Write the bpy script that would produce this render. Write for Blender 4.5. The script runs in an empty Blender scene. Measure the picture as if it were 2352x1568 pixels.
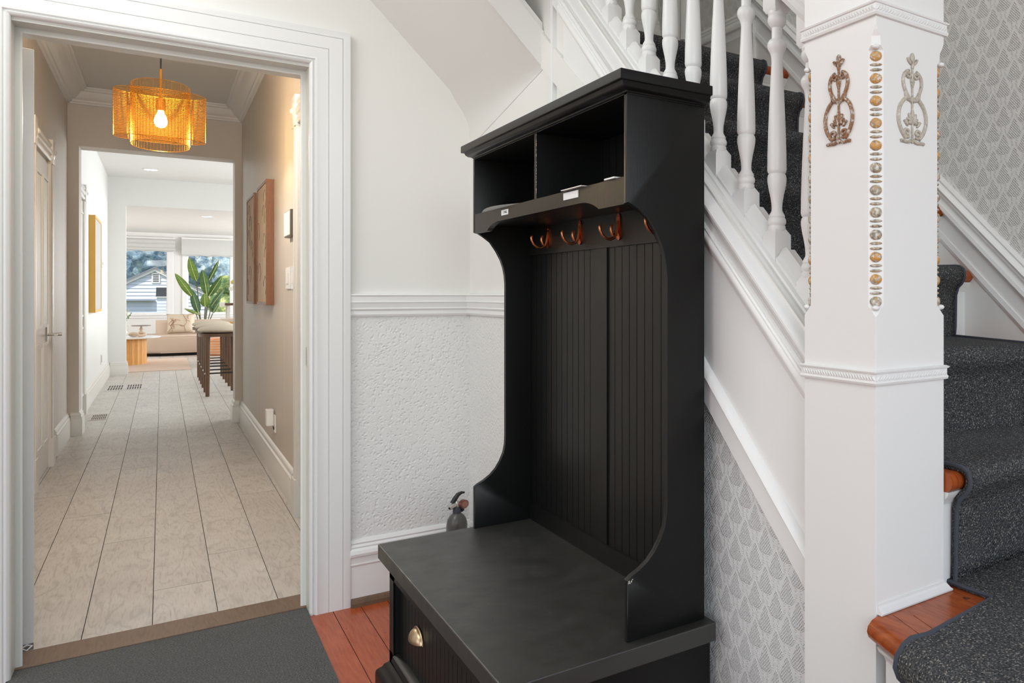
import bpy, bmesh, math, random
from mathutils import Vector, Matrix
C = bpy.context.scene.collection
random.seed(7)
PI = math.pi

# ------------------------------------------------------------------ camera, world, lights, exposure
sc = bpy.context.scene
cam_d = bpy.data.cameras.new('camera'); cam = bpy.data.objects.new('camera', cam_d); C.objects.link(cam)
FOC = 1781.6
cam.location = (0, 0, 1.2); cam.rotation_euler = (PI/2, 0, -math.radians(39.18))
cam_d.sensor_width = 36; cam_d.lens = 36*FOC/2352
cam_d.shift_x = (1176-1824)/2352; cam_d.shift_y = (676-784)/2352
cam_d.clip_start = .02; cam_d.clip_end = 400
sc.camera = cam
sc.view_settings.view_transform = 'Standard'; sc.view_settings.look = 'None'
sc.view_settings.gamma = 1; sc.view_settings.use_curve_mapping = False
sc.view_settings.exposure = 0.0
w = bpy.data.worlds.new('sky'); sc.world = w; w.use_nodes = True
wn = w.node_tree.nodes; wl = w.node_tree.links
bgn = wn['Background']; sky = wn.new('ShaderNodeTexSky'); sky.sky_type = 'NISHITA'
sky.sun_disc = False; sky.sun_elevation = math.radians(50); sky.sun_rotation = math.radians(200)
wl.new(sky.outputs[0], bgn.inputs[0]); bgn.inputs[1].default_value = .22

def area(name, loc, rot, sx, sy, power, col):
    l = bpy.data.lights.new(name, 'AREA'); l.shape = 'RECTANGLE'; l.size = sx; l.size_y = sy
    l.energy = power; l.color = col
    o = bpy.data.objects.new(name, l); C.objects.link(o); o.location = loc; o.rotation_euler = rot
    return o
def point(name, loc, power, col, r=.05):
    l = bpy.data.lights.new(name, 'POINT'); l.energy = power; l.color = col; l.shadow_soft_size = r
    o = bpy.data.objects.new(name, l); C.objects.link(o); o.location = loc
    return o
sun_l = bpy.data.lights.new('sun', 'SUN'); sun_l.energy = 4.2; sun_l.angle = .01; sun_l.color = (1, .95, .88)
sun = bpy.data.objects.new('sun', sun_l); C.objects.link(sun)
sun.rotation_euler = Vector((-.35, -.5, .8)).to_track_quat('Z', 'Y').to_euler()
# entry: glazed front door and windows behind the photographer
area('front_window_light', (-.7, -2.3, 1.6), (PI/2, 0, 0), 2.6, 2.2, 44, (.84, .95, 1))
area('entry_fill_light', (.42, -.7, 2.2), (math.radians(66), 0, math.radians(10)), .5, .5, 7, (.95, .99, 1))  # unseen fill added to brighten the open door leaf
area('entry_side_window_light', (-2.3, 1.3, 1.6), (PI/2, 0, -PI/2), 2.4, 1.9, 21, (.89, .98, 1))
area('entry_ceiling_fill', (-.6, 2.4, 2.7), (0, 0, 0), 1.4, 1.4, 24, (.95, .99, .96))  # soft fill added under the ceiling to even out the entry
area('stairwell_light', (1.45, 1.2, 4.2), (0, 0, 0), .7, 1.6, 9, (1, .95, .88))
# kitchen and living room: fill lights added out of view to the right and left
area('kitchen_fill_light', (3.2, 12.2, 1.7), (PI/2, 0, PI/2), 4.5, 1.7, 115, (.93, .98, 1))
area('living_right_fill_light', (4.2, 19, 1.6), (PI/2, 0, PI/2), 4.5, 1.7, 210, (.96, .98, 1))
area('living_left_fill_light', (-2.8, 19, 1.6), (PI/2, 0, -PI/2), 4.5, 1.7, 80, (1, .97, .93))
area('hall_fill_light', (-.02, 3.7, 2.5), (PI/2+.6, 0, 0), .9, .3, 24, (.97, .98, 1))  # fill added above the doorway, hidden by the header, to brighten the hall

# ------------------------------------------------------------------ object helpers
def newbm(): return bmesh.new()
def tag(o, label=None, cat=None, group=None, kind=None):
    if label: o['label'] = label
    if cat: o['category'] = cat
    if group: o['group'] = group
    if kind: o['kind'] = kind
    return o
def obj(name, bm, mat, parent=None, smooth=False, label=None, kind=None, me=None):
    if me is None:
        bmesh.ops.recalc_face_normals(bm, faces=bm.faces)
        me = bpy.data.meshes.new(name); bm.to_mesh(me); bm.free()
        if smooth:
            for p in me.polygons: p.use_smooth = True
            if smooth != 'all':
                me.set_sharp_from_angle(angle=math.radians(38))
        if mat: me.materials.append(mat)
    o = bpy.data.objects.new(name, me); C.objects.link(o)
    if parent:
        o.parent = parent
        o.matrix_parent_inverse = Matrix.Translation(-wloc(parent))
    if label: o['label'] = label
    if kind: o['kind'] = kind
    return o
def wloc(o):
    return Vector(o.get('_w', (0, 0, 0))) if '_w' in o else Vector((0, 0, 0))
def thing(name, label, cat, loc=(0, 0, 0), group=None):
    o = bpy.data.objects.new(name, None); C.objects.link(o); o.location = loc
    o.empty_display_size = .05
    o['_w'] = tuple(float(v) for v in loc)
    return tag(o, label, cat, group)
def struct(name, bm, mat, smooth=False): return obj(name, bm, mat, None, smooth, kind='structure')
def clone(root, delta, label=None):
    r = root.copy(); C.objects.link(r); r.location = root.location+Vector(delta)
    if label: r['label'] = label
    for ch in list(root.children):
        c = ch.copy(); C.objects.link(c); c.parent = r
        for g in ch.children:
            d = g.copy(); C.objects.link(d); d.parent = c
    return r
def box(bm, x0, x1, y0, y1, z0, z1, bev=0):
    r = bmesh.ops.create_cube(bm, size=1)
    for v in r['verts']:
        v.co = Vector((x0+(v.co.x+.5)*(x1-x0), y0+(v.co.y+.5)*(y1-y0), z0+(v.co.z+.5)*(z1-z0)))
    if bev:
        es = list({e for v in r['verts'] for e in v.link_edges})
        bmesh.ops.bevel(bm, geom=es, offset=bev, segments=2, affect='EDGES', profile=.5)
    return bm
def bx(*a): return box(newbm(), *a)
def prism(bm, pts, axis, a, b, fn=None):
    """pts: 2-D polygon extruded along axis from a to b. axis x:(y,z) y:(x,z) z:(x,y)"""
    def mk(p, t):
        if axis == 'x': q = (t, p[0], p[1])
        elif axis == 'y': q = (p[0], t, p[1])
        else: q = (p[0], p[1], t)
        return fn(q) if fn else q
    A = [bm.verts.new(mk(p, a)) for p in pts]; B = [bm.verts.new(mk(p, b)) for p in pts]
    n = len(pts)
    for i in range(n):
        bm.faces.new((A[i], A[(i+1) % n], B[(i+1) % n], B[i]))
    bm.faces.new(A); bm.faces.new(B[::-1])
    return bm
def lathe(bm, prof, cx=0, cy=0, seg=24, sx=1, sy=1, ang0=0):
    rings = []
    for r, z in prof:
        rings.append([bm.verts.new((cx+sx*r*math.cos(ang0+2*PI*i/seg), cy+sy*r*math.sin(ang0+2*PI*i/seg), z)) for i in range(seg)])
    for a, b in zip(rings, rings[1:]):
        for i in range(seg):
            bm.faces.new((a[i], a[(i+1) % seg], b[(i+1) % seg], b[i]))
    bm.faces.new(rings[0][::-1]); bm.faces.new(rings[-1])
    return bm
def tube(bm, pts, r, seg=8, closed=False):
    pts = [Vector(p) for p in pts]; n = len(pts); rings = []
    rr = r if isinstance(r, (list, tuple)) else [r]*n
    up = None
    for i, p in enumerate(pts):
        if closed: t = pts[(i+1) % n]-pts[i-1]
        else: t = pts[min(i+1, n-1)]-pts[max(i-1, 0)]
        t.normalize()
        if up is None:
            up = Vector((0, 0, 1)) if abs(t.z) < .9 else Vector((1, 0, 0))
        a = t.cross(up); a.normalize(); b = a.cross(t); b.normalize(); up = b
        rings.append([bm.verts.new(p+(a*math.cos(2*PI*k/seg)+b*math.sin(2*PI*k/seg))*rr[i]) for k in range(seg)])
    m = n if closed else n-1
    for i in range(m):
        A, B = rings[i], rings[(i+1) % n]
        for k in range(seg): bm.faces.new((A[k], A[(k+1) % seg], B[(k+1) % seg], B[k]))
    if not closed:
        bm.faces.new(rings[0][::-1]); bm.faces.new(rings[-1])
    return bm
def ellipsoid(bm, c, r, seg=16, rings=10, rot=None):
    res = bmesh.ops.create_uvsphere(bm, u_segments=seg, v_segments=rings, radius=1)
    for v in res['verts']:
        q = Vector((v.co.x*r[0], v.co.y*r[1], v.co.z*r[2]))
        if rot: q = rot @ q
        v.co = q+Vector(c)
    return bm
def sweep_open(bm, path, prof, to3):
    """path [(u,v,du,dv)], prof [(d,h)] -> closed strip between path points (mitred)"""
    rows = [[bm.verts.new(to3(u+du*d, v+dv*d, h)) for d, h in prof] for u, v, du, dv in path]
    n = len(prof)
    for a, b in zip(rows, rows[1:]):
        for i in range(n): bm.faces.new((a[i], a[(i+1) % n], b[(i+1) % n], b[i]))
    bm.faces.new(rows[0]); bm.faces.new(rows[-1][::-1])
    return bm
def arc(cx, cy, r, a0, a1, n, ry=None):
    return [(cx+r*math.cos(math.radians(a0+(a1-a0)*i/n)), cy+(ry or r)*math.sin(math.radians(a0+(a1-a0)*i/n))) for i in range(n+1)]

# ------------------------------------------------------------------ materials
class NT:
    def __init__(s, name):
        s.m = bpy.data.materials.new(name); s.m.use_nodes = True; s.t = s.m.node_tree
        s.n = s.t.nodes; s.l = s.t.links; s.b = s.n['Principled BSDF']
        s.co = s.n.new('ShaderNodeTexCoord').outputs['Object']
    def setv(s, sock, v):
        if hasattr(v, 'is_output') or isinstance(v, bpy.types.NodeSocket): s.l.new(v, sock)
        else: sock.default_value = v
    def math(s, op, a, b=0, c=None, clamp=False):
        n = s.n.new('ShaderNodeMath'); n.operation = op; n.use_clamp = clamp
        s.setv(n.inputs[0], a); s.setv(n.inputs[1], b)
        if c is not None: s.setv(n.inputs[2], c)
        return n.outputs[0]
    def sep(s, v=None):
        n = s.n.new('ShaderNodeSeparateXYZ'); s.l.new(v or s.co, n.inputs[0]); return n.outputs
    def comb(s, x, y, z):
        n = s.n.new('ShaderNodeCombineXYZ'); s.setv(n.inputs[0], x); s.setv(n.inputs[1], y); s.setv(n.inputs[2], z); return n.outputs[0]
    def mapping(s, scale, loc=(0, 0, 0), v=None):
        n = s.n.new('ShaderNodeMapping'); s.l.new(v or s.co, n.inputs[0]); n.inputs['Scale'].default_value = scale
        n.inputs['Location'].default_value = loc; return n.outputs[0]
    def noise(s, scale, detail=3, v=None, rough=.5, dist=0):
        n = s.n.new('ShaderNodeTexNoise'); s.l.new(v or s.co, n.inputs['Vector']); n.inputs['Scale'].default_value = scale
        n.inputs['Detail'].default_value = detail; n.inputs['Roughness'].default_value = rough; n.inputs['Distortion'].default_value = dist
        return n.outputs[0]
    def voronoi(s, scale, v=None, feat='F1'):
        n = s.n.new('ShaderNodeTexVoronoi'); s.l.new(v or s.co, n.inputs['Vector']); n.inputs['Scale'].default_value = scale; n.feature = feat
        return n.outputs['Distance']
    def rampv(s, f, stops):
        n = s.n.new('ShaderNodeValToRGB'); s.l.new(f, n.inputs[0]); e = n.color_ramp.elements
        while len(e) < len(stops): e.new(.5)
        for el, (p, c) in zip(e, stops):
            el.position = p; el.color = (*c, 1) if len(c) == 3 else c
        return n.outputs[0]
    def mix(s, f, a, b):
        n = s.n.new('ShaderNodeMix'); n.data_type = 'RGBA'; s.setv(n.inputs[0], f)
        for k, v in ((6, a), (7, b)):
            if isinstance(v, tuple): v = (*v[:3], 1)
            s.setv(n.inputs[k], v)
        return n.outputs[2]
    def bump(s, h, strength=.3, dist=.002):
        n = s.n.new('ShaderNodeBump'); n.inputs['Strength'].default_value = strength; n.inputs['Distance'].default_value = dist
        s.l.new(h, n.inputs['Height']); s.l.new(n.outputs[0], s.b.inputs['Normal'])
    def base(s, c):
        s.setv(s.b.inputs['Base Color'], (*c, 1) if isinstance(c, tuple) else c)
    def pr(s, rough=.5, metal=0, spec=None):
        s.setv(s.b.inputs['Roughness'], rough); s.b.inputs['Metallic'].default_value = metal
        if spec is not None: s.b.inputs['Specular IOR Level'].default_value = spec
        return s
def paint(name, col, rough=.45, bump=.12, scale=60, spec=.4, var=.04):
    t = NT(name); n = t.noise(scale, 4); big = t.noise(2.5, 2)
    t.base(t.mix(t.math('MULTIPLY', big, var*4, clamp=True), col, tuple(c*(1-var*2) for c in col)))
    t.pr(rough, 0, spec); t.bump(n, bump, .001); return t.m
def flat(name, col, rough=.5, metal=0, spec=None):
    t = NT(name); t.base(col); t.pr(rough, metal, spec)
    t.bump(t.noise(200, 2), .03, .0005); return t.m

M_wall = paint('wall_paint', (.80, .79, .765), .6, .1, 40)
M_ceil = paint('ceiling_paint', (.80, .79, .77), .7, .1, 40)
M_white = paint('white_gloss_paint', (.82, .82, .815), .32, .14, 35, .5, .02)
M_jamb = paint('jamb_paint', (.72, .72, .68), .35, .15, 60)
M_hallwall = None
def hall_paint():
    t = NT('hall_wall_paint'); v = t.mapping((1, 30, .4)); n = t.noise(2.5, 3, v)
    t.base(t.rampv(n, [(.3, (.56, .495, .43)), (.7, (.64, .575, .51))])); t.pr(.42, 0, .4)
    t.bump(n, .05, .002); return t.m
M_hallwall = hall_paint()
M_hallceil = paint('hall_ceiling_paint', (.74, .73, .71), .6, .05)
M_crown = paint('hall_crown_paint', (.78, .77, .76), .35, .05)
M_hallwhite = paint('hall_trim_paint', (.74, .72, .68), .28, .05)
M_farwall = paint('far_wall_paint', (.78, .775, .755), .55, .05)

def wallpaper(name, col, axis_u='y'):
    t = NT(name); s = t.sep(); u0 = s[1] if axis_u == 'y' else s[0]
    U = t.math('MULTIPLY', u0, 1/.074); V = t.math('MULTIPLY', s[2], 1/.084)
    def lattice(ou, ov):
        fu = t.math('SUBTRACT', t.math('FRACT', t.math('ADD', U, ou)), .5)
        fv = t.math('SUBTRACT', t.math('FRACT', t.math('ADD', V, ov)), .5)
        du = t.math('MULTIPLY', fu, .074); dv = t.math('MULTIPLY', fv, .084)
        # pointed leaf of small seeds, ringed by a scrolling ogee line
        ad = t.math('ABSOLUTE', du)
        wv = t.math('MAXIMUM', .0008, t.math('SUBTRACT', .0165, t.math('MULTIPLY', dv, .48)))
        a = t.math('DIVIDE', ad, wv)
        b = t.math('DIVIDE', t.math('ABSOLUTE', dv), .030)
        r = t.math('ADD', t.math('POWER', a, 2), t.math('POWER', b, 4))
        inside = t.math('MULTIPLY', t.math('SUBTRACT', 1.05, r, clamp=True), 4, clamp=True)
        chev = t.math('SINE', t.math('SUBTRACT', t.math('MULTIPLY', dv, 800), t.math('MULTIPLY', ad, 850)))
        seed = t.math('SINE', t.math('ADD', t.math('MULTIPLY', dv, 800), t.math('MULTIPLY', ad, 850)))
        pet = t.math('ADD', .6, t.math('MULTIPLY', t.math('ADD', chev, seed), .5))
        wav = t.math('MULTIPLY', t.math('SINE', t.math('MULTIPLY', dv, 620)), .0024)
        line = t.math('ADD', wav, t.math('ADD', .0185, t.math('MULTIPLY', t.math('COSINE', t.math('MULTIPLY', fv, 6.2832)), .0125)))
        ring = t.math('SUBTRACT', 1, t.math('MULTIPLY', t.math('ABSOLUTE', t.math('SUBTRACT', ad, line)), 330), clamp=True)
        return t.math('ADD', t.math('MULTIPLY', inside, pet), t.math('MULTIPLY', ring, t.math('ADD', .4, t.math('MULTIPLY', t.math('SINE', t.math('MULTIPLY', dv, 1300)), .3))))
    h = t.math('MAXIMUM', lattice(0, 0), lattice(.5, .5))
    fine = t.noise(260, 3)
    h = t.math('MULTIPLY', h, t.math('ADD', .45, fine))
    h = t.math('ADD', h, t.math('MULTIPLY', t.noise(500, 1), .12))
    seam = t.math('LESS_THAN', t.math('ABSOLUTE', t.math('SUBTRACT', t.math('FRACT', t.math('MULTIPLY', u0, 1/.53)), .62)), .0025)
    h = t.math('ADD', h, seam)
    t.base(col); t.pr(.5, 0, .35); t.bump(h, .75, .0025)
    return t.m
M_paper = wallpaper('embossed_wallpaper', (.74, .73, .71))
M_paper2 = wallpaper('embossed_wallpaper_under_stair', (.74, .75, .755))
def dado():
    t = NT('embossed_dado_paper')
    v = t.mapping((1, 1, 1)); wv = t.noise(22, 2, v)
    n = t.n.new('ShaderNodeVectorMath'); n.operation = 'ADD'; t.l.new(v, n.inputs[0])
    t.l.new(t.comb(t.math('MULTIPLY', wv, .02), 0, t.math('MULTIPLY', wv, .03)), n.inputs[1])
    d = t.voronoi(75, n.outputs[0], 'F1'); e = t.noise(150, 3)
    h = t.math('ADD', t.math('SMOOTH_MIN', t.math('MULTIPLY', d, 1.6), .8, .2), t.math('MULTIPLY', e, .5))
    t.base((.78, .78, .765)); t.pr(.48, 0, .35); t.bump(h, .9, .003); return t.m
M_dado = dado()
def rackpaint():
    t = NT('black_satin_paint'); v = t.mapping((60, 60, 3.5)); n = t.noise(6, 4, v, .6)
    sp = t.noise(400, 1)
    speck = t.math('GREATER_THAN', sp, .81)
    t.base(t.mix(speck, (.0055, .0055, .0055), (.03, .03, .03)))
    t.pr(t.math('ADD', .3, t.math('MULTIPLY', n, .16)), 0, .3); t.bump(n, .2, .001); return t.m
M_black = rackpaint()
def blacktop():
    t = NT('black_bench_top_paint'); n = t.noise(14, 5); f = t.noise(260, 2)
    sp = t.math('GREATER_THAN', t.noise(130, 1), .795)
    t.base(t.mix(sp, (.019, .0185, .016), (.12, .12, .12)))
    t.pr(t.math('ADD', .3, t.math('MULTIPLY', n, .34)), 0, 1.0); t.bump(f, .12, .0006); return t.m
M_blacktop = blacktop()
M_copper = flat('worn_copper', (.55, .22, .10), .28, 1)
M_coppdark = flat('red_copper_plate', (.45, .10, .03), .3, 1)
M_brass = flat('antique_brass', (.52, .40, .26), .33, 1)
M_bright = flat('worn_edge_paint', (.55, .5, .42), .6)
M_tape = flat('white_tape', (.78, .79, .80), .5)
M_paper_c = flat('printed_card', (.78, .78, .75), .35)
M_ink = flat('black_ink', (.03, .03, .03), .6)

def plankmat(name, cols, gs=1.0):
    t = NT(name)
    oi = t.n.new('ShaderNodeObjectInfo').outputs['Random']
    off = t.comb(t.math('MULTIPLY', oi, 37), t.math('MULTIPLY', oi, 91), 0)
    va = t.n.new('ShaderNodeVectorMath'); va.operation = 'ADD'; t.l.new(t.co, va.inputs[0]); t.l.new(off, va.inputs[1])
    v = t.mapping((4.5*gs, .8*gs, 1), v=va.outputs[0])
    w_ = t.noise(1.6, 2, v, .5, .35)
    rings = t.math('SINE', t.math('MULTIPLY', w_, 62)); rings = t.math('ADD', .5, t.math('MULTIPLY', rings, .5))
    rings = t.math('POWER', rings, 5)
    brk = t.noise(26, 3, t.mapping((1, .5, 1), v=va.outputs[0]))
    rings = t.math('MULTIPLY', rings, t.math('MULTIPLY', t.math('SUBTRACT', brk, .36, clamp=True), 6, clamp=True))
    fine = t.noise(55, 4, t.mapping((3, .25, 1), v=va.outputs[0]))
    c = t.rampv(t.noise(3, 3, va.outputs[0]), [(.3, cols[0]), (.7, cols[1])])
    c = t.mix(t.math('MULTIPLY', oi, .3), c, cols[2])
    c = t.mix(t.math('MULTIPLY', rings, .24, clamp=True), c, cols[3])
    c = t.mix(t.math('MULTIPLY', t.math('SUBTRACT', fine, .5, clamp=True), 1.2, clamp=True), c, cols[3])
    t.base(c); t.pr(t.math('ADD', .3, t.math('MULTIPLY', fine, .2)), 0, .4)
    t.bump(t.math('SUBTRACT', t.math('MULTIPLY', fine, .4), t.math('MULTIPLY', rings, .8)), .4, .001)
    return t.m
M_plank = plankmat('oak_plank', [(.52, .48, .44), (.62, .585, .54), (.45, .405, .36), (.16, .13, .105)])
def orangewood(name, c0, c1, sc_=1.0):
    t = NT(name); oi = t.n.new('ShaderNodeObjectInfo').outputs['Random']
    off = t.comb(t.math('MULTIPLY', oi, 37), t.math('MULTIPLY', oi, 91), 0)
    va = t.n.new('ShaderNodeVectorMath'); va.operation = 'ADD'; t.l.new(t.co, va.inputs[0]); t.l.new(off, va.inputs[1])
    g = t.noise(12, 4, t.mapping((10*sc_, .8*sc_, 1), v=va.outputs[0]))
    scr = t.math('GREATER_THAN', t.noise(17, 3, t.mapping((2.2, .9, 1), v=va.outputs[0])), .71)
    c = t.rampv(g, [(.3, c0), (.7, c1)])
    c = t.mix(t.math('MULTIPLY', scr, .7), c, (.045, .02, .012))
    t.base(c); t.pr(.22, 0, .32); t.bump(g, .1, .001); return t.m
M_entry = orangewood('varnished_fir_floor', (.34, .058, .016), (.45, .10, .03))
M_nosing = orangewood('varnished_fir_tread', (.26, .05, .012), (.42, .10, .025), 1.4)
M_gap = flat('dark_gap', (.03, .02, .015), .8)
M_thresh = plankmat('walnut_threshold', [(.15, .09, .055), (.17, .105, .065), (.14, .085, .05), (.08, .045, .03)])
def carpet(name, a, b, scale, sparkle=.62, hi=(.42, .39, .33)):
    t = NT(name); d = t.voronoi(scale); n = t.noise(scale*1.3, 3); big = t.noise(5, 3)
    c = t.rampv(n, [(.3, a), (.72, b)])
    c = t.mix(t.math('MULTIPLY', t.math('GREATER_THAN', n, sparkle), .8), c, hi)
    c = t.mix(t.math('MULTIPLY', big, .25), c, tuple(x*.7 for x in a))
    t.base(c); t.pr(.95, 0, .1)
    t.bump(t.math('ADD', t.math('MULTIPLY', d, -1), n), .9, .004); return t.m
M_carpet = carpet('charcoal_stair_carpet', (.026, .028, .031), (.15, .154, .162), 230, .62)
M_mat = carpet('grey_entry_mat', (.075, .076, .076), (.165, .166, .166), 160, .68, (.26, .25, .23))
M_edge = flat('carpet_binding', (.055, .062, .08), .95)
def giltmat(name, gold, amt):
    t = NT(name); oi = t.n.new('ShaderNodeObjectInfo').outputs['Random']
    va = t.n.new('ShaderNodeVectorMath'); va.operation = 'ADD'; t.l.new(t.co, va.inputs[0]); t.l.new(t.comb(oi, t.math('MULTIPLY', oi, 7), 0), va.inputs[1])
    n = t.noise(150, 5, va.outputs[0]); m = t.noise(190, 3, va.outputs[0])
    c = t.rampv(n, [(.36, (.20, .19, .165)), (.5, (.42, .40, .34)), (.6, (.66, .64, .6))])
    f = t.math('MULTIPLY', t.math('SUBTRACT', m, 1-amt-.15, clamp=True), 6, clamp=True)
    c = t.mix(f, c, gold); t.base(c); t.pr(.4, 0, .5); t.bump(m, .5, .0015); return t.m
M_gilt = giltmat('worn_gilding', (.60, .30, .07), .47)
M_gilt2 = giltmat('worn_gilding_pale', (.50, .32, .14), .36)
M_applL = giltmat('brown_worn_applique', (.26, .12, .055), .5)
M_applR = giltmat('pale_worn_applique', (.50, .45, .38), .5)
M_steel = flat('brushed_nickel', (.55, .53, .50), .3, 1)
M_grey = flat('grey_enamel', (.085, .083, .078), .28)
M_blackplastic = flat('black_plastic', (.012, .012, .012), .4)
M_gold = flat('brass_wire', (.42, .20, .045), .4, 1)
M_cord = flat('black_cord', (.01, .01, .01), .5)
def emis(name, col, s):
    t = NT(name); t.base(col); t.b.inputs['Emission Color'].default_value = (*col, 1); t.b.inputs['Emission Strength'].default_value = s; return t.m
M_bulb = emis('lit_bulb', (1, .80, .42), 45)
M_down = emis('lit_downlight', (1, .97, .9), 4)
def film():
    t = NT('amber_shade_film'); tr = t.n.new('ShaderNodeBsdfTransparent'); tr.inputs[0].default_value = (.965, .84, .60, 1)
    tl = t.n.new('ShaderNodeBsdfTranslucent'); tl.inputs[0].default_value = (.95, .55, .14, 1)
    mx = t.n.new('ShaderNodeMixShader'); mx.inputs[0].default_value = .012
    t.l.new(tr.outputs[0], mx.inputs[1]); t.l.new(tl.outputs[0], mx.inputs[2])
    t.l.new(mx.outputs[0], t.n['Material Output'].inputs[0]); return t.m
M_film = film()
M_wood = plankmat('walnut_wood', [(.13, .065, .035), (.16, .085, .045), (.11, .055, .03), (.06, .03, .018)])
M_oakframe = plankmat('warm_frame_wood', [(.22, .095, .045), (.25, .11, .055), (.2, .085, .04), (.12, .05, .025)])
M_canvas = paint('cream_canvas', (.66, .55, .45), .8)
M_yellow = paint('yellow_frame_wood', (.70, .40, .08), .45)
M_artwhite = paint('pale_canvas', (.62, .60, .55), .8, .5, 20, .3, .1)
def fluted():
    t = NT('honey_oak_fluted'); n = t.noise(20, 3, t.mapping((6, 6, .5)))
    t.base(t.rampv(n, [(.3, (.60, .28, .07)), (.7, (.72, .37, .11))])); t.pr(.45); return t.m
M_honey = fluted()
M_fabric = paint('beige_boucle', (.58, .46, .37), .95, 1.2, 160, .1)
M_seat = paint('cream_leather', (.56, .47, .36), .5, .1)
M_rug = paint('pale_pink_rug', (.60, .47, .38), .95, .8, 120, .1)
M_blind = paint('linen_blind', (.60, .60, .585), .9, .4, 300, .1)
def leafm(name, c1, c2):
    t = NT(name); n = t.noise(3, 2, t.mapping((1, 1, 12)))
    t.base(t.rampv(n, [(.3, c1), (.7, c2)])); t.pr(.4, 0, .4)
    t.b.inputs['Transmission Weight'].default_value = 0
    return t.m
M_leafA = leafm('green_leaf_light', (.20, .34, .07), (.30, .44, .12))
M_leafB = leafm('green_leaf_dark', (.09, .20, .06), (.16, .28, .09))
M_leafC = leafm('green_leaf_bluish', (.12, .25, .14), (.2, .34, .2))
M_rib = flat('leaf_midrib', (.55, .55, .22), .5)
M_stem = flat('plant_stem', (.10, .10, .05), .6)
M_siding = paint('white_siding', (.62, .66, .72), .6, .1)
M_roof = paint('grey_roof', (.20, .22, .25), .8, .5)
M_darkroof = paint('dark_roof', (.03, .035, .045), .8, .5)
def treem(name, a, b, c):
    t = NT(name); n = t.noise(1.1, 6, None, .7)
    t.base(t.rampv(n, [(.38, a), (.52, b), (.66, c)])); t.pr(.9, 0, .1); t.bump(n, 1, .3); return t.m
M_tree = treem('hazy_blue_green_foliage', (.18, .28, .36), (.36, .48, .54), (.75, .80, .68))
M_bush = treem('sunlit_bush_foliage', (.06, .12, .05), (.28, .34, .12), (.70, .68, .30))
M_ground = paint('hillside_ground', (.20, .24, .16), .95)
M_mirror = flat('polished_plate', (.75, .72, .66), .12, 1)
M_plastic = flat('white_plastic', (.80, .79, .76), .35)
def glassm():
    t = NT('window_glass'); t.b.inputs['Transmission Weight'].default_value = 1; t.b.inputs['IOR'].default_value = 1.02
    t.base((.97, .99, 1)); t.pr(.0, 0, .3)
    tr = t.n.new('ShaderNodeBsdfTransparent'); gl = t.n.new('ShaderNodeBsdfGlossy'); gl.inputs['Roughness'].default_value = .02
    mx = t.n.new('ShaderNodeMixShader'); mx.inputs[0].default_value = .008
    t.l.new(tr.outputs[0], mx.inputs[1]); t.l.new(gl.outputs[0], mx.inputs[2]); t.l.new(mx.outputs[0], t.n['Material Output'].inputs[0])
    return t.m
M_glass = glassm()
M_orange = paint('orange_woven_basket', (.72, .33, .15), .8, 1.2, 90)
M_cer = flat('white_ceramic', (.8, .78, .74), .25)
M_paleWood = paint('pale_wood', (.62, .47, .34), .5)
M_vent = flat('vent_slot', (.06, .05, .045), .8)

# ------------------------------------------------------------------ ROOM SHELL
YW, XS, XR = 3.405, 1.008, 1.905      # door wall, stair wall, right wall
XL, XO0, XO1, ZT = -2.4, -.372, .436, 2.062
# door wall: three pieces joined as one wall mesh with the opening
bm = newbm()
prism(bm, [(XL, 0), (XO0, 0), (XO0, ZT), (XO1, ZT), (XO1, 0), (XR, 0), (XR, 4.5), (XL, 4.5)], 'y', YW, YW+.215)
struct('wall_door', bm, M_wall)
# embossed dado, chair rail, baseboard on the door wall
struct('wall_dado', bx(.56, XS-.001, YW-.003, YW, .25, 1.13), M_dado)
struct('wall_dado_return', bx(XS-.003, XS+.002, 2.60, YW-.003, .25, 1.13), M_dado)
def rail_prof(z0):   # (protrusion, z)
    return [(0, z0), (.010, z0), (.014, z0+.008), (.012, z0+.022), (.016, z0+.026), (.018, z0+.03), (.015, z0+.034), (.019, z0+.052), (.022, z0+.055), (.020, z0+.062), (.020, z0+.078), (.024, z0+.083), (.02, z0+.088), (0, z0+.089)]
bm = newbm(); prism(bm, [(YW-p, z) for p, z in rail_prof(1.114)], 'x', .56, XS)
struct('trim_1', bm, M_white)
bm = newbm(); prism(bm, [(XS-p, z) for p, z in rail_prof(1.114)], 'y', 2.4, YW)
struct('trim_2', bm, M_white)
bprof = [(0, 0), (.02, 0), (.02, .15), (.024, .158), (.022, .164), (.022, .185), (.03, .19), (.032, .2), (.028, .212), (.02, .22), (.022, .226), (.016, .234), (.018, .24), (.01, .252), (0, .254)]
bm = newbm(); prism(bm, [(YW-p, z) for p, z in bprof], 'x', .56, XS); struct('baseboard_door', bm, M_white)
bm = newbm(); prism(bm, [(XS-p, z) for p, z in bprof], 'y', 1.17, YW-.03); struct('baseboard_stair', bm, M_white)
bm = newbm(); prism(bm, [(YW-.02, 0), (YW-.042, 0), (YW-.041, .014), (YW-.034, .026), (YW-.02, .03)], 'x', .563, XS-.02)
struct('trim_3', bm, M_thresh)
# casing with mitred corners
cprof = [(0, 0), (0, .014), (.004, .02), (.009, .023), (.012, .017), (.015, .017), (.018, .025), (.024, .027), (.03, .024), (.0605, .025), (.0615, .0215), (.063, .025), (.107, .0265), (.108, .0225), (.110, .0265), (.128, .0275), (.134, .025), (.134, 0)]
bm = newbm(); z_in = ZT+.002
sweep_open(bm, [(XO0+.009, 0, -1, 0), (XO0+.009, z_in, -1, 1), (XO1-.009, z_in, 1, 1), (XO1-.009, 0, 1, 0)], cprof, lambda u, v, h: (u, YW-h, v))
struct('trim_4', bm, M_white, 'auto')
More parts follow.
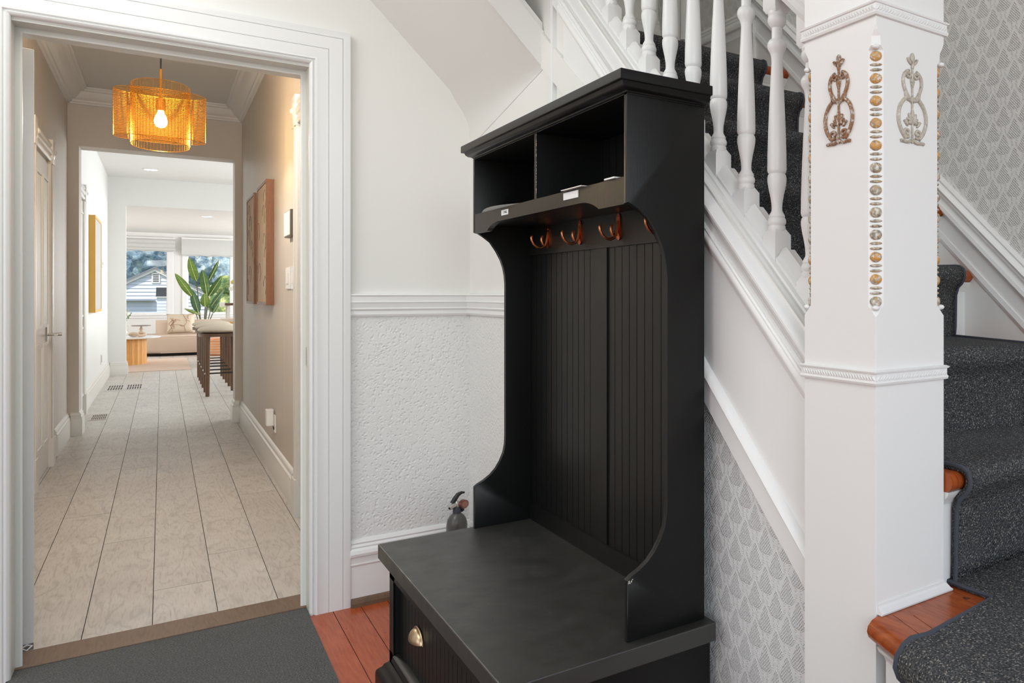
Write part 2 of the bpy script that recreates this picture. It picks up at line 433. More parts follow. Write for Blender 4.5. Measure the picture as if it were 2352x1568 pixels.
# jamb lining with stop and weather strip
jp = [(0, 0), (.009, 0), (.009, .075), (.021, .075), (.021, .088), (.017, .09), (.017, .13), (.009, .13), (.009, .215), (0, .215)]
bm = newbm()
sweep_open(bm, [(XO0, 0, 1, 0), (XO0, ZT, 1, -1), (XO1, ZT, -1, -1), (XO1, 0, -1, 0)], jp, lambda u, v, h: (u, YW+h, v))
struct('door_frame', bm, M_jamb)
bm = newbm()
sweep_open(bm, [(XO0, 0, 1, 0), (XO0, ZT, 1, -1), (XO1, ZT, -1, -1), (XO1, 0, -1, 0)], [(.021, .076), (.026, .077), (.026, .084), (.021, .085)], lambda u, v, h: (u, YW+h, v))
struct('trim_5', bm, M_plastic)
# strike plate glint on right jamb
t_ = struct('door_strike', bx(XO1-.0115, XO1-.0085, YW+.02, YW+.062, .93, 1.0), M_steel)
# threshold
struct('threshold', bx(XO0, XO1, YW+.062, YW+.218, 0, .012, .003), M_thresh)
# other entry walls and ceilings
struct('wall_left', bx(XL-.1, XL, -2.4, YW, 0, 2.75), M_wall)
struct('ceiling', bx(XL, XS, -2.4, YW, 2.75, 2.85), M_ceil)
struct('wall_right', bx(XR, XR+.1, -2.4, YW+.2, 0, 4.5), M_paper)
bm = newbm(); prism(bm, [(-2.4, 0), (.9, 0), (.9, 2.85), (-2.4, 2.85)], 'x', XR, XR+.001) ; bm.free()
struct('wall_stairwell', bx(XS-.002, XS+.1, .9, YW, 2.85, 4.5), M_wall)
struct('ceiling_stairwell', bx(XS-.002, XR, .8, YW, 4.5, 4.6), M_ceil)
struct('ceiling_stair_foot', bx(XS, XR, -2.4, .9, 2.75, 2.85), M_ceil)
struct('wall_stairwell_front', bx(XS, XR, .8, .9, 2.85, 4.5), M_wall)
# entry floor boards
fl = struct('floor', bx(XL, XR, -2.4, YW+.062, -.05, -.003), M_gap)
x = .502-.0915*31
k = 0
mesh_cache = None
while x < 1.0:
    o = obj('floorboard', bx(x+.0012, x+.0903, -1.6, YW+.06, -.02, 0), M_entry, fl)
    x += .0915

# ------------------------------------------------------------------ HALL
XHL, XHR, YH1, ZC = -.62, .585, 8.97, 2.95
ff = struct('floor_hall', bx(XHL-2.6, 4.4, YW+.2, 22.5, -.05, -.004), M_gap)
offs = {-.6: 6.344, -.41: 5.679, -.223: 4.986, -.032: 4.073, .158: 4.479, .35: 5.697}
xs = sorted(offs)
x = -.6-.191*6; j = 0
seams = []
while x < 3.3:
    seams.append(x); x += .191
L = 2.04
for x in seams:
    key = min(offs, key=lambda q: abs(q-x))
    yo = offs[key] if abs(key-x) < .03 else 4+random.random()*2
    ys = yo-L*2
    ymin = YW+.216 if -.80 < x < .6 else (9.0 if x > .55 else 15.4)
    if x < -.8: ymin = 15.4
    while ys < 22.5:
        a, b = max(ys, ymin), min(ys+L, 22.5)
        if b-a > .05 and not (x > 1.9 and a < 15 and False):
            obj('floor_plank', bx(x+.0013, x+.1897, a+.0024, b-.0024, -.012, 0), M_plank, ff)
        ys += L
struct('wall_hall_left', bx(XHL-.1, XHL, YW+.2, YH1+.25, 0, ZC), M_hallwall)
struct('wall_hall_right', bx(XHR, XHR+.1, YW+.2, YH1+.25, 0, ZC), M_hallwall)
struct('ceiling_hall', bx(XHL, XHR, YW+.2, YH1, ZC, ZC+.1), M_hallceil)
bm = newbm()
prism(bm, [(XHL, 0), (-.548, 0), (-.548, 2.466), (.532, 2.466), (.532, 0), (XHR, 0), (XHR, ZC), (XHL, ZC)], 'y', YH1, YH1+.25)
struct('wall_hall_end', bm, M_hallwall)
# crown moulding (protrusion d, drop h)
crp = [(0, 0), (.13, 0), (.13, .012), (.118, .016), (.112, .028), (.09, .034), (.082, .05), (.066, .075), (.05, .09), (.034, .098), (.03, .112), (.018, .118), (.014, .13), (0, .134)]
y0c = YW+.216
bm = newbm(); prism(bm, [(XHL+d, ZC-h) for d, h in crp], 'y', y0c, YH1, lambda q: (q[0], q[1]-(q[0]-XHL if q[1] > 8 else 0), q[2])); struct('trim_6', bm, M_crown, 'auto')
bm = newbm(); prism(bm, [(XHR-d, ZC-h) for d, h in crp], 'y', y0c, YH1, lambda q: (q[0], q[1]-(XHR-q[0] if q[1] > 8 else 0), q[2])); struct('trim_7', bm, M_crown, 'auto')
bm = newbm(); prism(bm, [(YH1-d, ZC-h) for d, h in crp], 'x', XHL, XHR, lambda q: (q[0]+((YH1-q[1]) if q[0] < 0 else -(YH1-q[1])), q[1], q[2])); struct('trim_8', bm, M_crown, 'auto')
# ceiling inner moulding line
# hall baseboards
hb = [(0, 0), (.022, 0), (.022, .135), (.018, .145), (.02, .155), (.012, .165), (.014, .178), (.006, .195), (0, .2)]
def base_run(name, axis, c, sgn, a, b, mat=M_hallwhite, prof=hb):
    bm = newbm(); prism(bm, [(c+sgn*p, z) for p, z in prof], axis, a, b); return struct(name, bm, mat, 'auto')
base_run('baseboard_hall_right', 'y', XHR, -1, 5.2, YH1)
base_run('baseboard_hall_left', 'y', XHL, 1, 7.92, YH1)
bm = newbm()
sweep_open(bm, [(XHL+.02, YH1, 0, -1), (-.548, YH1, 1, -1), (-.548, YH1+.25, 1, 0)], hb, lambda u, v, h: (u, v, h)); struct('baseboard_hall_end_left', bm, M_hallwhite, 'auto')
bm = newbm()
sweep_open(bm, [(XHR-.02, YH1, 0, -1), (.532, YH1, -1, -1), (.532, YH1+.25, -1, 0)], hb, lambda u, v, h: (u, v, h)); struct('baseboard_hall_end_right', bm, M_hallwhite, 'auto')

def hall_door(name, side, yA, yB, zt, wall_x, mat):
    """door in a side wall between yA and yB with fluted casing, header and rosettes"""
    s = side
    root = struct(name, bx(*sorted((wall_x-s*.001, wall_x+s*.006)), yA, yB, .004, zt), mat)
    def slab(nm, a, b, z0, z1, d0, d1, par=root, m=mat): return obj(nm, bx(*sorted((wall_x+s*d0, wall_x+s*d1)), a, b, z0, z1), m, par)
    wy = yB-yA
    for z0, z1 in ((.22, .86), (1.0, zt-.14)):
        for a, b in ((yA+.11, yA+wy/2-.05), (yA+wy/2+.05, yB-.11)):
            bm = newbm(); box(bm, *sorted((wall_x+s*.006, wall_x+s*.012)), a, b, z0, z1)
            box(bm, *sorted((wall_x+s*.006, wall_x+s*.018)), a, b, z0-.02, z0); box(bm, *sorted((wall_x+s*.006, wall_x+s*.018)), a, b, z1, z1+.02)
            box(bm, *sorted((wall_x+s*.006, wall_x+s*.018)), a-.02, a, z0-.02, z1+.02); box(bm, *sorted((wall_x+s*.006, wall_x+s*.018)), b, b+.02, z0-.02, z1+.02)
            obj('door_panel', bm, mat, root)
    cw = .13
    fl_ = [(0, 0), (0, .02), (.01, .026), (.02, .026), (.026, .018), (.04, .018), (.046, .028), (.056, .03), (.07, .03), (.08, .028), (.086, .018), (.1, .018), (.106, .026), (.12, .026), (.13, .02), (.13, 0)]
    for y_in, dr in ((yA, -1), (yB, 1)):
        bm = newbm(); prism(bm, [(wall_x+s*h, y_in+dr*d) for d, h in fl_], 'z', .2, zt); obj('door_casing', bm, mat, root, 'auto')
        obj('plinth_block', bx(*sorted((wall_x, wall_x+s*.034)), *sorted((y_in, y_in+dr*.132)), 0, .2), mat, root)
        c = y_in+dr*.065
        bm = newbm(); box(bm, *sorted((wall_x, wall_x+s*.032)), c-.068, c+.068, zt, zt+.17, .003)
        r = bmesh.ops.create_cone(bm, segments=28, radius1=.05, radius2=.036, depth=.006, cap_ends=True)
        bmesh.ops.transform(bm, verts=r['verts'], matrix=Matrix.Translation((wall_x+s*.034, c, zt+.085)) @ Matrix.Rotation(s*PI/2, 4, 'Y'))
        r = bmesh.ops.create_uvsphere(bm, u_segments=16, v_segments=8, radius=.02)
        bmesh.ops.transform(bm, verts=r['verts'], matrix=Matrix.Translation((wall_x+s*.028, c, zt+.085)))
        obj('corner_rosette', bm, mat, root, 'auto')
    bm = newbm(); prism(bm, [(wall_x+s*h, zt+.015+d) for d, h in fl_], 'y', yA, yB); obj('door_header', bm, mat, root, 'auto')
    return root
dl = hall_door('door_1', 1, 6.62, 7.46, 2.11, XHL, M_hallwhite)
bm = newbm(); box(bm, XHL+.006, XHL+.014, 7.32, 7.39, .86, .99, .003)
obj('handle_plate', bm, M_steel, dl)
bm = newbm(); tube(bm, [(XHL+.01, 7.355, .925), (XHL+.062, 7.355, .925)], .009); tube(bm, [(XHL+.058, 7.36, .925), (XHL+.062, 7.22, .925)], .0085)
tube(bm, [(XHL+.06, 7.355, .925), (XHL+.085, 7.355, .925)], .011)
obj('door_handle', bm, M_steel, dl, True)
hall_door('door_2', -1, 4.2, 4.93, 2.11, XHR, M_hallwhite)

# ------------------------------------------------------------------ ROOM BEYOND (kitchen) AND LIVING ROOM
XK = -.62; Y2 = 15.32
struct('wall_kitchen_left', bx(XK-.1, XK, YH1+.25, Y2+.2, 0, ZC), M_farwall)
struct('wall_kitchen_right', bx(3.4, 3.5, YH1, Y2+.2, 0, ZC), M_farwall)
struct('wall_kitchen_near', bx(XHR+.1, 3.4, YH1, YH1+.1, 0, ZC), M_farwall)
struct('ceiling_kitchen', bx(XK, 3.4, YH1+.25, Y2, ZC, ZC+.1), M_ceil)
bm = newbm(); prism(bm, [(XK, 0), (-.419, 0), (-.419, 2.535), (3.4, 2.535), (3.4, ZC), (XK, ZC)], 'y', Y2, Y2+.2); struct('wall_kitchen_far', bm, M_farwall)
base_run('baseboard_kitchen_left', 'y', XK, 1, 10.75, Y2)
bm = newbm()
sweep_open(bm, [(XK+.02, Y2, 0, -1), (-.419, Y2, 1, -1), (-.419, Y2+.2, 1, 0)], hb, lambda u, v, h: (u, v, h)); struct('baseboard_kitchen_far', bm, M_hallwhite, 'auto')
hall_door('door_3', 1, 9.5, 10.5, 2.13, XK, M_hallwhite)
YB = 22.5; ZL = 2.58
struct('ceiling_living', bx(-3.1, 4.5, Y2+.2, YB, ZL, ZL+.1), M_ceil)
struct('wall_living_left', bx(-3.2, -3.1, Y2+.1, YB, 0, ZL), M_farwall)
struct('wall_living_right', bx(4.5, 4.6, Y2+.1, YB, 0, ZL), M_farwall)
struct('wall_living_near', bx(-3.1, XK-.1, Y2+.1, Y2+.2, 0, ZL), M_farwall)
struct('wall_living_near_right', bx(3.4, 4.5, Y2+.1, Y2+.2, 0, ZL), M_farwall)
# back wall with two window openings
W = [(-.72, .115, .76, 2.4), (.44, 1.27, .76, 2.4)]
bm = newbm(); cuts = [-3.1, W[0][0], W[0][1], W[1][0], W[1][1], 4.5]
for i in (0, 2, 4): box(bm, cuts[i], cuts[i+1], YB, YB+.18, 0, ZL)
for a, b, c, d in W:
    box(bm, a, b, YB, YB+.18, 0, c); box(bm, a, b, YB, YB+.18, d, ZL)
struct('wall_living_back', bm, M_farwall)
for i, (a, b, c, d) in enumerate(W):
    bm = newbm()
    sweep_open(bm, [(a, c, -1, -1), (a, d, -1, 1), (b, d, 1, 1), (b, c, 1, -1), (a, c, -1, -1)][:5], [(-.03, 0), (-.03, .01), (0, .018), (.08, .024), (.09, .01), (.09, 0)], lambda u, v, h: (u, YB-h, v))
    wf = struct('window_%d' % (i+1), bm, M_white)
    bm = newbm(); box(bm, a, a+.035, YB+.06, YB+.1, c, d); box(bm, b-.035, b, YB+.06, YB+.1, c, d); box(bm, a, b, YB+.06, YB+.1, c, c+.03); box(bm, a, b, YB+.06, YB+.1, d-.04, d)
    obj('window_sash', bm, M_white, wf)
    obj('pane', bx(a+.035, b-.035, YB+.078, YB+.082, c+.03, d-.04), M_glass, wf)
    obj('window_sill', bx(a-.1, b+.1, YB-.05, YB+.06, c-.03, c, .004), M_white, wf)

# ------------------------------------------------------------------ SOFFIT OF THE UPPER FLIGHT
def lerp0(a, b, t): return a+(b-a)*t
def soff_z(x): return 2.353-1.026*(x-.632)
YF = 2.585
pro = [(XS, 1.86), (XS-.004, 1.90), (XS-.014, 1.935), (XS-.03, 1.968), (XS-.05, 1.996), (XS-.08, soff_z(XS-.08)), (.2, soff_z(.2)), (.2, 2.95), (.4, 2.95), (.4, soff_z(.4)+.2), (XS, soff_z(XS)+.2)]
pro = [(XS, 1.82), (XS-.002, 1.86)]+[(p[0], p[1]) for p in pro[1:6]]+[(.2, soff_z(.2)), (.2, soff_z(.2)+.16), (XS, soff_z(XS)+.16)]
bm = newbm(); rows = []
for i in range(9):
    t = i/8; y = lerp0(YF+.012, YW, t); k = t; rows.append([bm.verts.new((px_, y, lerp0(max(pz_, soff_z(px_)) if n_ < 7 else pz_, pz_, k))) for n_, (px_, pz_) in enumerate(pro)])
for a, b in zip(rows, rows[1:]):
    for i in range(len(a)): bm.faces.new((a[i], a[(i+1) % len(a)], b[(i+1) % len(a)], b[i]))
bm.faces.new(rows[0]); bm.faces.new(rows[-1][::-1])
struct('soffit', bm, M_wall, 'auto')
bm = newbm(); prism(bm, [(.2, soff_z(.2)), (XS, soff_z(XS)), (XS, soff_z(XS)+.128), (.2, soff_z(.2)+.128)], 'y', YF, YF+.014); struct('trim_9', bm, M_wall)
# same board returning down the stair wall
bm = newbm(); prism(bm, [(2.585, 1.97), (2.585, 2.09), (2.2, 1.81), (2.2, 1.707)], 'x', XS-.0105, XS); struct('trim_10', bm, M_wall)

# ------------------------------------------------------------------ STAIRCASE
R_ = .2075
def zc(y): return 1.32+.9*(y-1.4)
stair = thing('staircase', 'white panelled staircase with varnished wooden tread edges rising behind the black hall tree', 'staircase', (1.1, 1.2, 0))
Yp = 1.158
# side wall under the cap
bm = newbm(); prism(bm, [(Yp-.02, 0), (YW, 0), (YW, 4.5), (2.495, 4.5), (2.495, zc(2.495)-.01), (Yp-.02, zc(Yp-.02)-.01)], 'x', XS+.001, 1.105)
struct('wall_stair', bm, M_wall)
struct('trim_11', bx(XS-.013, 1.106, 2.478, 2.496, 1.72, 4.5), M_white)
bm = newbm(); prism(bm, [(Yp, .26), (2.4, .26), (2.4, 1.6), (2.2, zc(2.2)-.45), (Yp, zc(Yp)-.5)], 'x', XS-.002, XS+.001); struct('wall_stair_paper', bm, M_paper2)
def slant(bm, prof, y0, y1):
    """prof: (x, dz below the cap line)"""
    return prism(bm, prof, 'y', y0, y1, lambda q: (q[0], q[1], q[2]+zc(q[1])))
YE = 2.478
bm = newbm()
slant(bm, [(1.108, 0), (1.046, 0), (1.036, -.004), (1.034, -.010), (1.028, -.012), (1.024, -.008), (1.016, -.010), (1.012, -.017), (1.006, -.02), (.999, -.026), (.990, -.03), (.985, -.036), (.985, -.043), (.989, -.048), (.991, -.054), (.995, -.066), (1.0, -.07), (1.002, -.08), (1.108, -.08)], Yp, YE)
obj('stringer_cap', bm, M_white, stair, 'auto')
bm = newbm(); slant(bm, [(1.01, -.075), (.996, -.075), (.996, -.14), (1.01, -.14)], Yp, YE); obj('stringer_fascia', bm, M_white, stair)
bm = newbm(); slant(bm, [(1.01, -.09), (.992, -.09), (.989, -.096), (.992, -.101), (.987, -.108), (.986, -.118), (.990, -.128), (.994, -.138), (1.01, -.14)], Yp, 2.42); obj('upper_moulding', bm, M_white, stair, 'auto')
bm = newbm(); slant(bm, [(1.01, -.13), (1.0, -.13), (1.0, -.43), (1.01, -.43)], Yp, 2.4); obj('stringer_panel', bm, M_white, stair)
bm = newbm(); slant(bm, [(1.01, -.415), (.998, -.415), (.986, -.424), (.982, -.436), (.988, -.446), (.992, -.452), (1.01, -.454)], Yp, 2.2); obj('lower_moulding', bm, M_white, stair, 'auto')
bm = newbm(); slant(bm, [(1.01, -.45), (.99, -.45), (.99, -.508), (.994, -.514), (1.01, -.516)], Yp, 2.2); obj('lower_band', bm, M_white, stair)

# steps:  nosing line (xA,yA)-(xB,yB) at z
steps = {4: ((1.10, .945), (XR, .955), .860), 5: ((1.10, 1.262), (XR, 1.075), 1.065), 6: ((1.105, 1.38), (XR, 1.478), 1.2725),
         7: ((1.105, 1.586), (XR, 1.586), 1.48), 8: ((1.105, 1.828), (XR, 1.828), 1.685), 9: ((1.105, 2.097), (XR, 2.097), 1.895), 10: ((1.105, 2.365), (XR, 2.365), 2.08)}
zl = .638
def lerp(a, b, t): return a+(b-a)*t
def nose_poly(A, B, nxt, z, name='tread'):
    # tread board with rounded nosing running from A to B, depth back to the next riser
    bm = newbm(); d = .036
    prof = [(0, 0), (-.006, -.003), (-.013, -.011), (-.015, -.019), (-.013, -.027), (-.006, -.034), (0, -d)]
    rows = []
    for P, Q in ((A, nxt[0]), (B, nxt[1])):
        dirx, diry = Q[0]-P[0], Q[1]-P[1]
        front = [bm.verts.new((P[0], P[1]+.015+o, z+dz)) for o, dz in prof]
        rows.append([bm.verts.new((Q[0], Q[1]+.05, z))]+front+[bm.verts.new((Q[0], Q[1]+.05, z-d))])
    a, b = rows; n = len(a)
    for i in range(n): bm.faces.new((a[i], b[i], b[(i+1) % n], a[(i+1) % n]))
    bm.faces.new(a); bm.faces.new(b[::-1])
    return obj(name, bm, M_nosing, stair, 'auto')
ks = sorted(steps)
for i, k in enumerate(ks):
    A, B, z = steps[k]
    if k == 10: nx = ((1.105, YW-.05), (XR, YW-.05))
    else: nx = (steps[ks[i+1]][0], steps[ks[i+1]][1])
    x0 = 1.155 if k in (4,) else A[0]
    if k == 4:
        t0 = (1.155-A[0])/(B[0]-A[0]); A2 = (1.155, lerp(A[1], B[1], t0)); nose_poly(A2, B, ((1.155, nx[0][1]), nx[1]), z)
        A = A2
    else: nose_poly(A, B, nx, z)
    # riser
    zp = zl if k == 4 else steps[k-1][2]
    bm = newbm(); v = []
    for (X, Y) in (A, B):
        v.append([bm.verts.new(c) for c in ((X, Y+.03, zp-.01), (X, Y+.03, z-.034), (X, Y+.05, z-.034), (X, Y+.05, zp-.01))])
    for q in range(4): bm.faces.new((v[0][q], v[1][q], v[1][(q+1) % 4], v[0][(q+1) % 4]))
    bm.faces.new(v[0]); bm.faces.new(v[1][::-1])
    obj('riser', bm, M_white, stair)
    # scotia under the nosing
    bm = newbm(); v = []
    for (X, Y) in (A, B):
        v.append([bm.verts.new(c) for c in ((X, Y+.031, z-.062), (X, Y+.026, z-.062), (X, Y+.022, z-.054), (X, Y+.012, z-.045), (X, Y+.008, z-.036), (X, Y+.031, z-.036))])
    for q in range(6): bm.faces.new((v[0][q], v[1][q], v[1][(q+1) % 6], v[0][(q+1) % 6]))
    bm.faces.new(v[0]); bm.faces.new(v[1][::-1])
    obj('scotia_moulding', bm, M_white, stair, 'auto')
# winder landing (third step): nosing line from the post toward the front
LA, LB = Vector((.966, .958)), Vector((.80, .36))
ldir = (LB-LA).normalized(); lnor = Vector((ldir.y, -ldir.x)); lnor = lnor if lnor.x < 0 else -lnor    # outward, to the hall
def P3(a, out, z): q = LA+ldir*a+lnor*out; return (q.x, q.y, z)
Llen = (LB-LA).length
# boards of the landing parallel to the nosing
bw = .0; edges = [0, .034, .068, .105, .16, .215]
bm = newbm()
rows = []
for a in (0, Llen):
    rows.append([bm.verts.new(P3(a, o, zl+dz)) for o, dz in ((-.03, 0), (0, 0), (.009, -.004), (.017, -.013), (.019, -.022), (.016, -.032), (.008, -.04), (0, -.043), (-.03, -.043))])
n = len(rows[0])
for i in range(n): bm.faces.new((rows[0][i], rows[1][i], rows[1][(i+1) % n], rows[0][(i+1) % n]))
bm.faces.new(rows[0]); bm.faces.new(rows[1][::-1])
obj('tread_nosing', bm, M_nosing, stair, 'auto')
inn = .0315
for wd in (.032, .062, .075, .09, .09):
    bm = newbm(); z0, z1 = zl-.03, zl
    # boards stay in front of the fourth riser
    A_ = LA+ldir*(-.0)-lnor*inn; 
    pts = []
    for o in (inn, inn+wd-.0016):
        for a in (0, Llen): pts.append((LA+ldir*a-lnor*o, a, o))
    (p0, _, _), (p1, _, _), (p2, _, _), (p3, _, _) = pts
    prism(bm, [(p0.x, p0.y), (p1.x, p1.y), (p3.x, p3.y), (p2.x, p2.y)], 'z', z0, z1)
    obj('tread_board', bm, M_nosing, stair)
    inn += wd
bm = newbm(); q = LA-lnor*inn; q2 = LB-lnor*inn
prism(bm, [(q.x, .99), (XR, .99), (XR, q2.y), (q2.x, q2.y)], 'z', zl-.035, zl-.0005); obj('tread', bm, M_nosing, stair)
bm = newbm(); prism(bm, [(.99, .95), (1.10, .85), (1.45, .85), (1.45, 1.0), (.99, 1.0)], 'z', zl-.035, zl-.0002); obj('tread_infill', bm, M_nosing, stair)
# riser below the landing, with scotia and a slim panel bead
bm = newbm(); v = []
for a in (.012, Llen):
    v.append([bm.verts.new(P3(a, o, z)) for o, z in ((-.012, 0), (-.012, zl-.043), (-.04, zl-.043), (-.04, 0))])
for q in range(4): bm.faces.new((v[0][q], v[1][q], v[1][(q+1) % 4], v[0][(q+1) % 4]))
bm.faces.new(v[0]); bm.faces.new(v[1][::-1]); obj('riser', bm, M_white, stair)
bm = newbm(); v = []
for a in (.018, Llen):
    v.append([bm.verts.new(P3(a, o, z)) for o, z in ((-.013, zl-.07), (-.008, zl-.07), (-.004, zl-.06), (.006, zl-.052), (.01, zl-.043), (-.013, zl-.043))])
for q in range(6): bm.faces.new((v[0][q], v[1][q], v[1][(q+1) % 6], v[0][(q+1) % 6]))
bm.faces.new(v[0]); bm.faces.new(v[1][::-1]); obj('scotia_moulding', bm, M_white, stair, 'auto')
# two lower steps out of frame
for i, (zz, sh) in enumerate(((.433, .25), (.217, .5))):
    bm = newbm(); a0 = LA+lnor*(sh-.25)*1; 
    p = [LA+lnor*sh+ldir*.12, LB+lnor*sh, LB-lnor*.02, LA-lnor*.02+ldir*.12]
    prism(bm, [(c.x, c.y) for c in p], 'z', 0, zz); obj('lower_step', bm, M_carpet, stair)
# skirt board on the right wall
def zs(y, dz): return 1.2655+.905*(y-1.3)+dz
def wall_slant(nm, prof, y0, y1, mat=M_white):
    bm = newbm(); prism(bm, prof, 'y', y0, y1, lambda q: (q[0], q[1], q[2]+1.288+.905*(q[1]-1.3))); return obj(nm, bm, mat, stair, 'auto')
wall_slant('skirt_cap', [(XR, .012), (XR-.012, .010), (XR-.016, .002), (XR-.012, -.006), (XR-.022, -.012), (XR-.028, -.022), (XR-.02, -.034), (XR-.02, -.040), (XR-.008, -.046), (XR-.012, -.058), (XR-.022, -.068), (XR-.024, -.082), (XR-.016, -.094), (XR, -.098)], .93, 2.6)
wall_slant('skirt_board', [(XR, -.09), (XR-.006, -.09), (XR-.006, -.19), (XR, -.19)], .93, 2.6)
wall_slant('skirt_bead', [(XR, -.158), (XR-.012, -.16), (XR-.014, -.178), (XR-.008, -.192), (XR, -.196)], .93, 2.6)
bm = newbm(); prism(bm, [(.93, .5), (2.6, 1.6), (2.6, 2.45), (.93, .93)], 'x', XR-.004, XR); obj('skirt_panel', bm, M_farwall, stair)
# landing baseboard, door casing and window trim at the top
bm = newbm(); prism(bm, [(XR-p, 2.1+z*1.15) for p, z in bprof], 'y', 2.58, YW); struct('baseboard_landing_right', bm, M_farwall, 'auto')
bm = newbm(); prism(bm, [(YW-p, 2.2+z*1.4) for p, z in bprof], 'x', 1.105, XR); struct('baseboard_landing_back', bm, M_farwall, 'auto')
bm = newbm(); prism(bm, [(XR-.0, 3.13), (XR-.02, 3.13), (XR-.028, 3.14), (XR-.02, 3.155), (XR-.03, 3.165), (XR-.03, 3.19), (XR-.018, 3.2), (XR-.024, 3.215), (XR-.024, 3.24), (XR, 3.24)], 'z', 2.39, 4.3); struct('trim_12', bm, M_farwall, 'auto')

# ------------------------------------------------------------------ STAIR CARPET (bulged over every nosing)
runner = thing('stair_carpet', 'charcoal flecked carpet running up the staircase over every step', 'carpet', (1.5, 1.2, 0))
def carpet_run(pathL, pathR, th=.011, bind=True):
    bm = newbm(); n = len(pathL); nx = 14
    rows = []
    for i in range(n):
        rows.append([bm.verts.new(Vector(pathL[i]).lerp(Vector(pathR[i]), t/nx)) for t in range(nx+1)])
    for i in range(n-1):
        for t in range(nx): bm.faces.new((rows[i][t], rows[i][t+1], rows[i+1][t+1], rows[i+1][t]))
    bmesh.ops.recalc_face_normals(bm, faces=bm.faces)
    # extrude thickness
    g = bmesh.ops.solidify(bm, geom=bm.faces[:], thickness=th)
    o = obj('carpet_flight', bm, M_carpet, runner, 'all')
    if bind:
        for P in (pathL, pathR):
            b2 = newbm(); tube(b2, P, .0045, 6); obj('bound_edge', b2, M_edge, runner, True)
    return o
cl = {4: 1.184, 5: 1.17, 6: 1.15, 7: 1.13, 8: 1.13, 9: 1.13, 10: 1.13}
cr = {4: 1.80, 5: 1.69, 6: 1.825, 7: 1.79, 8: 1.75, 9: 1.735, 10: 1.775}
def ny(k, x):
    A, B, z = steps[k]; t = (x-A[0])/(B[0]-A[0]); return lerp(A[1], B[1], t)
def step_pts(k, x, zprev):
    y = ny(k, x); z = steps[k][2]
    pts = [(y+.016, zprev+.012), (y+.014, zprev+.04), (y+.012, z-.075)]
    pts += [(y+.004, z-.052), (y-.010, z-.040), (y-.019, z-.026), (y-.021, z-.012), (y-.016, z+.003), (y-.004, z+.010), (y+.012, z+.012)]
    return [(x, a, b) for a, b in pts]
PL, PR = [], []
for k in ks:
    zp = zl if k == 4 else steps[k-1][2]
    a, b = cl[k], cr[k]
    PL += step_pts(k, a, zp); PR += [(p[0], p[1], p[2]) for i_, p in enumerate(step_pts(k, b, zp))]
PL.append((1.19, YW-.1, 2.092)); PR.append((1.795, YW-.1, 2.092))
PL = [(p[0], p[1], p[2]) for p in PL]
carpet_run(PL, PR)
# landing carpet: polygon on the winder tread, falling over the angled nosing
bm = newbm()
cz = zl+.012
tA = Vector((1.158, .97)); tB = Vector((1.155, .850)); tC0 = LA+ldir*.118     # edge meets the nosing here
ins = lambda a, o, z: Vector(P3(a, o, z))
nrow = 12; rows = []
for i in range(nrow+1):
    a = .118+(Llen-.118)*i/nrow
    rows.append([ins(a, -.03, cz), ins(a, .004, cz-.001), ins(a, .018, cz-.009), ins(a, .030, cz-.024), ins(a, .033, cz-.042), ins(a, .026, cz-.06), ins(a, .012, cz-.075), ins(a, .0, cz-.095), ins(a, -.004, cz-.15), ins(a, -.004, .44)])
R2 = [[bm.verts.new(p) for p in r] for r in rows]
for a_, b_ in zip(R2, R2[1:]):
    for i in range(len(a_)-1): bm.faces.new((a_[i], a_[i+1], b_[i+1], b_[i]))
top_edge = [r[0] for r in R2]
extra = [bm.verts.new((XR-.04, LB.y, cz)), bm.verts.new((XR-.04, 1.0, cz)), bm.verts.new((1.180, 1.0, cz)), bm.verts.new((1.178, .868, cz))]
bm.faces.new(top_edge+extra)
bmesh.ops.recalc_face_normals(bm, faces=bm.faces)
bmesh.ops.solidify(bm, geom=bm.faces[:], thickness=.011)
obj('carpet_landing', bm, M_carpet, runner, 'auto')
b2 = newbm()
ed = [(1.180, 1.0, cz-.004), (1.179, .93, cz-.004), (1.178, .868, cz-.004)]+[tuple(p) for p in rows[0]]
for i in range(3, len(ed)): pass
tube(b2, ed, .0045, 6); obj('bound_edge', b2, M_edge, runner, True)

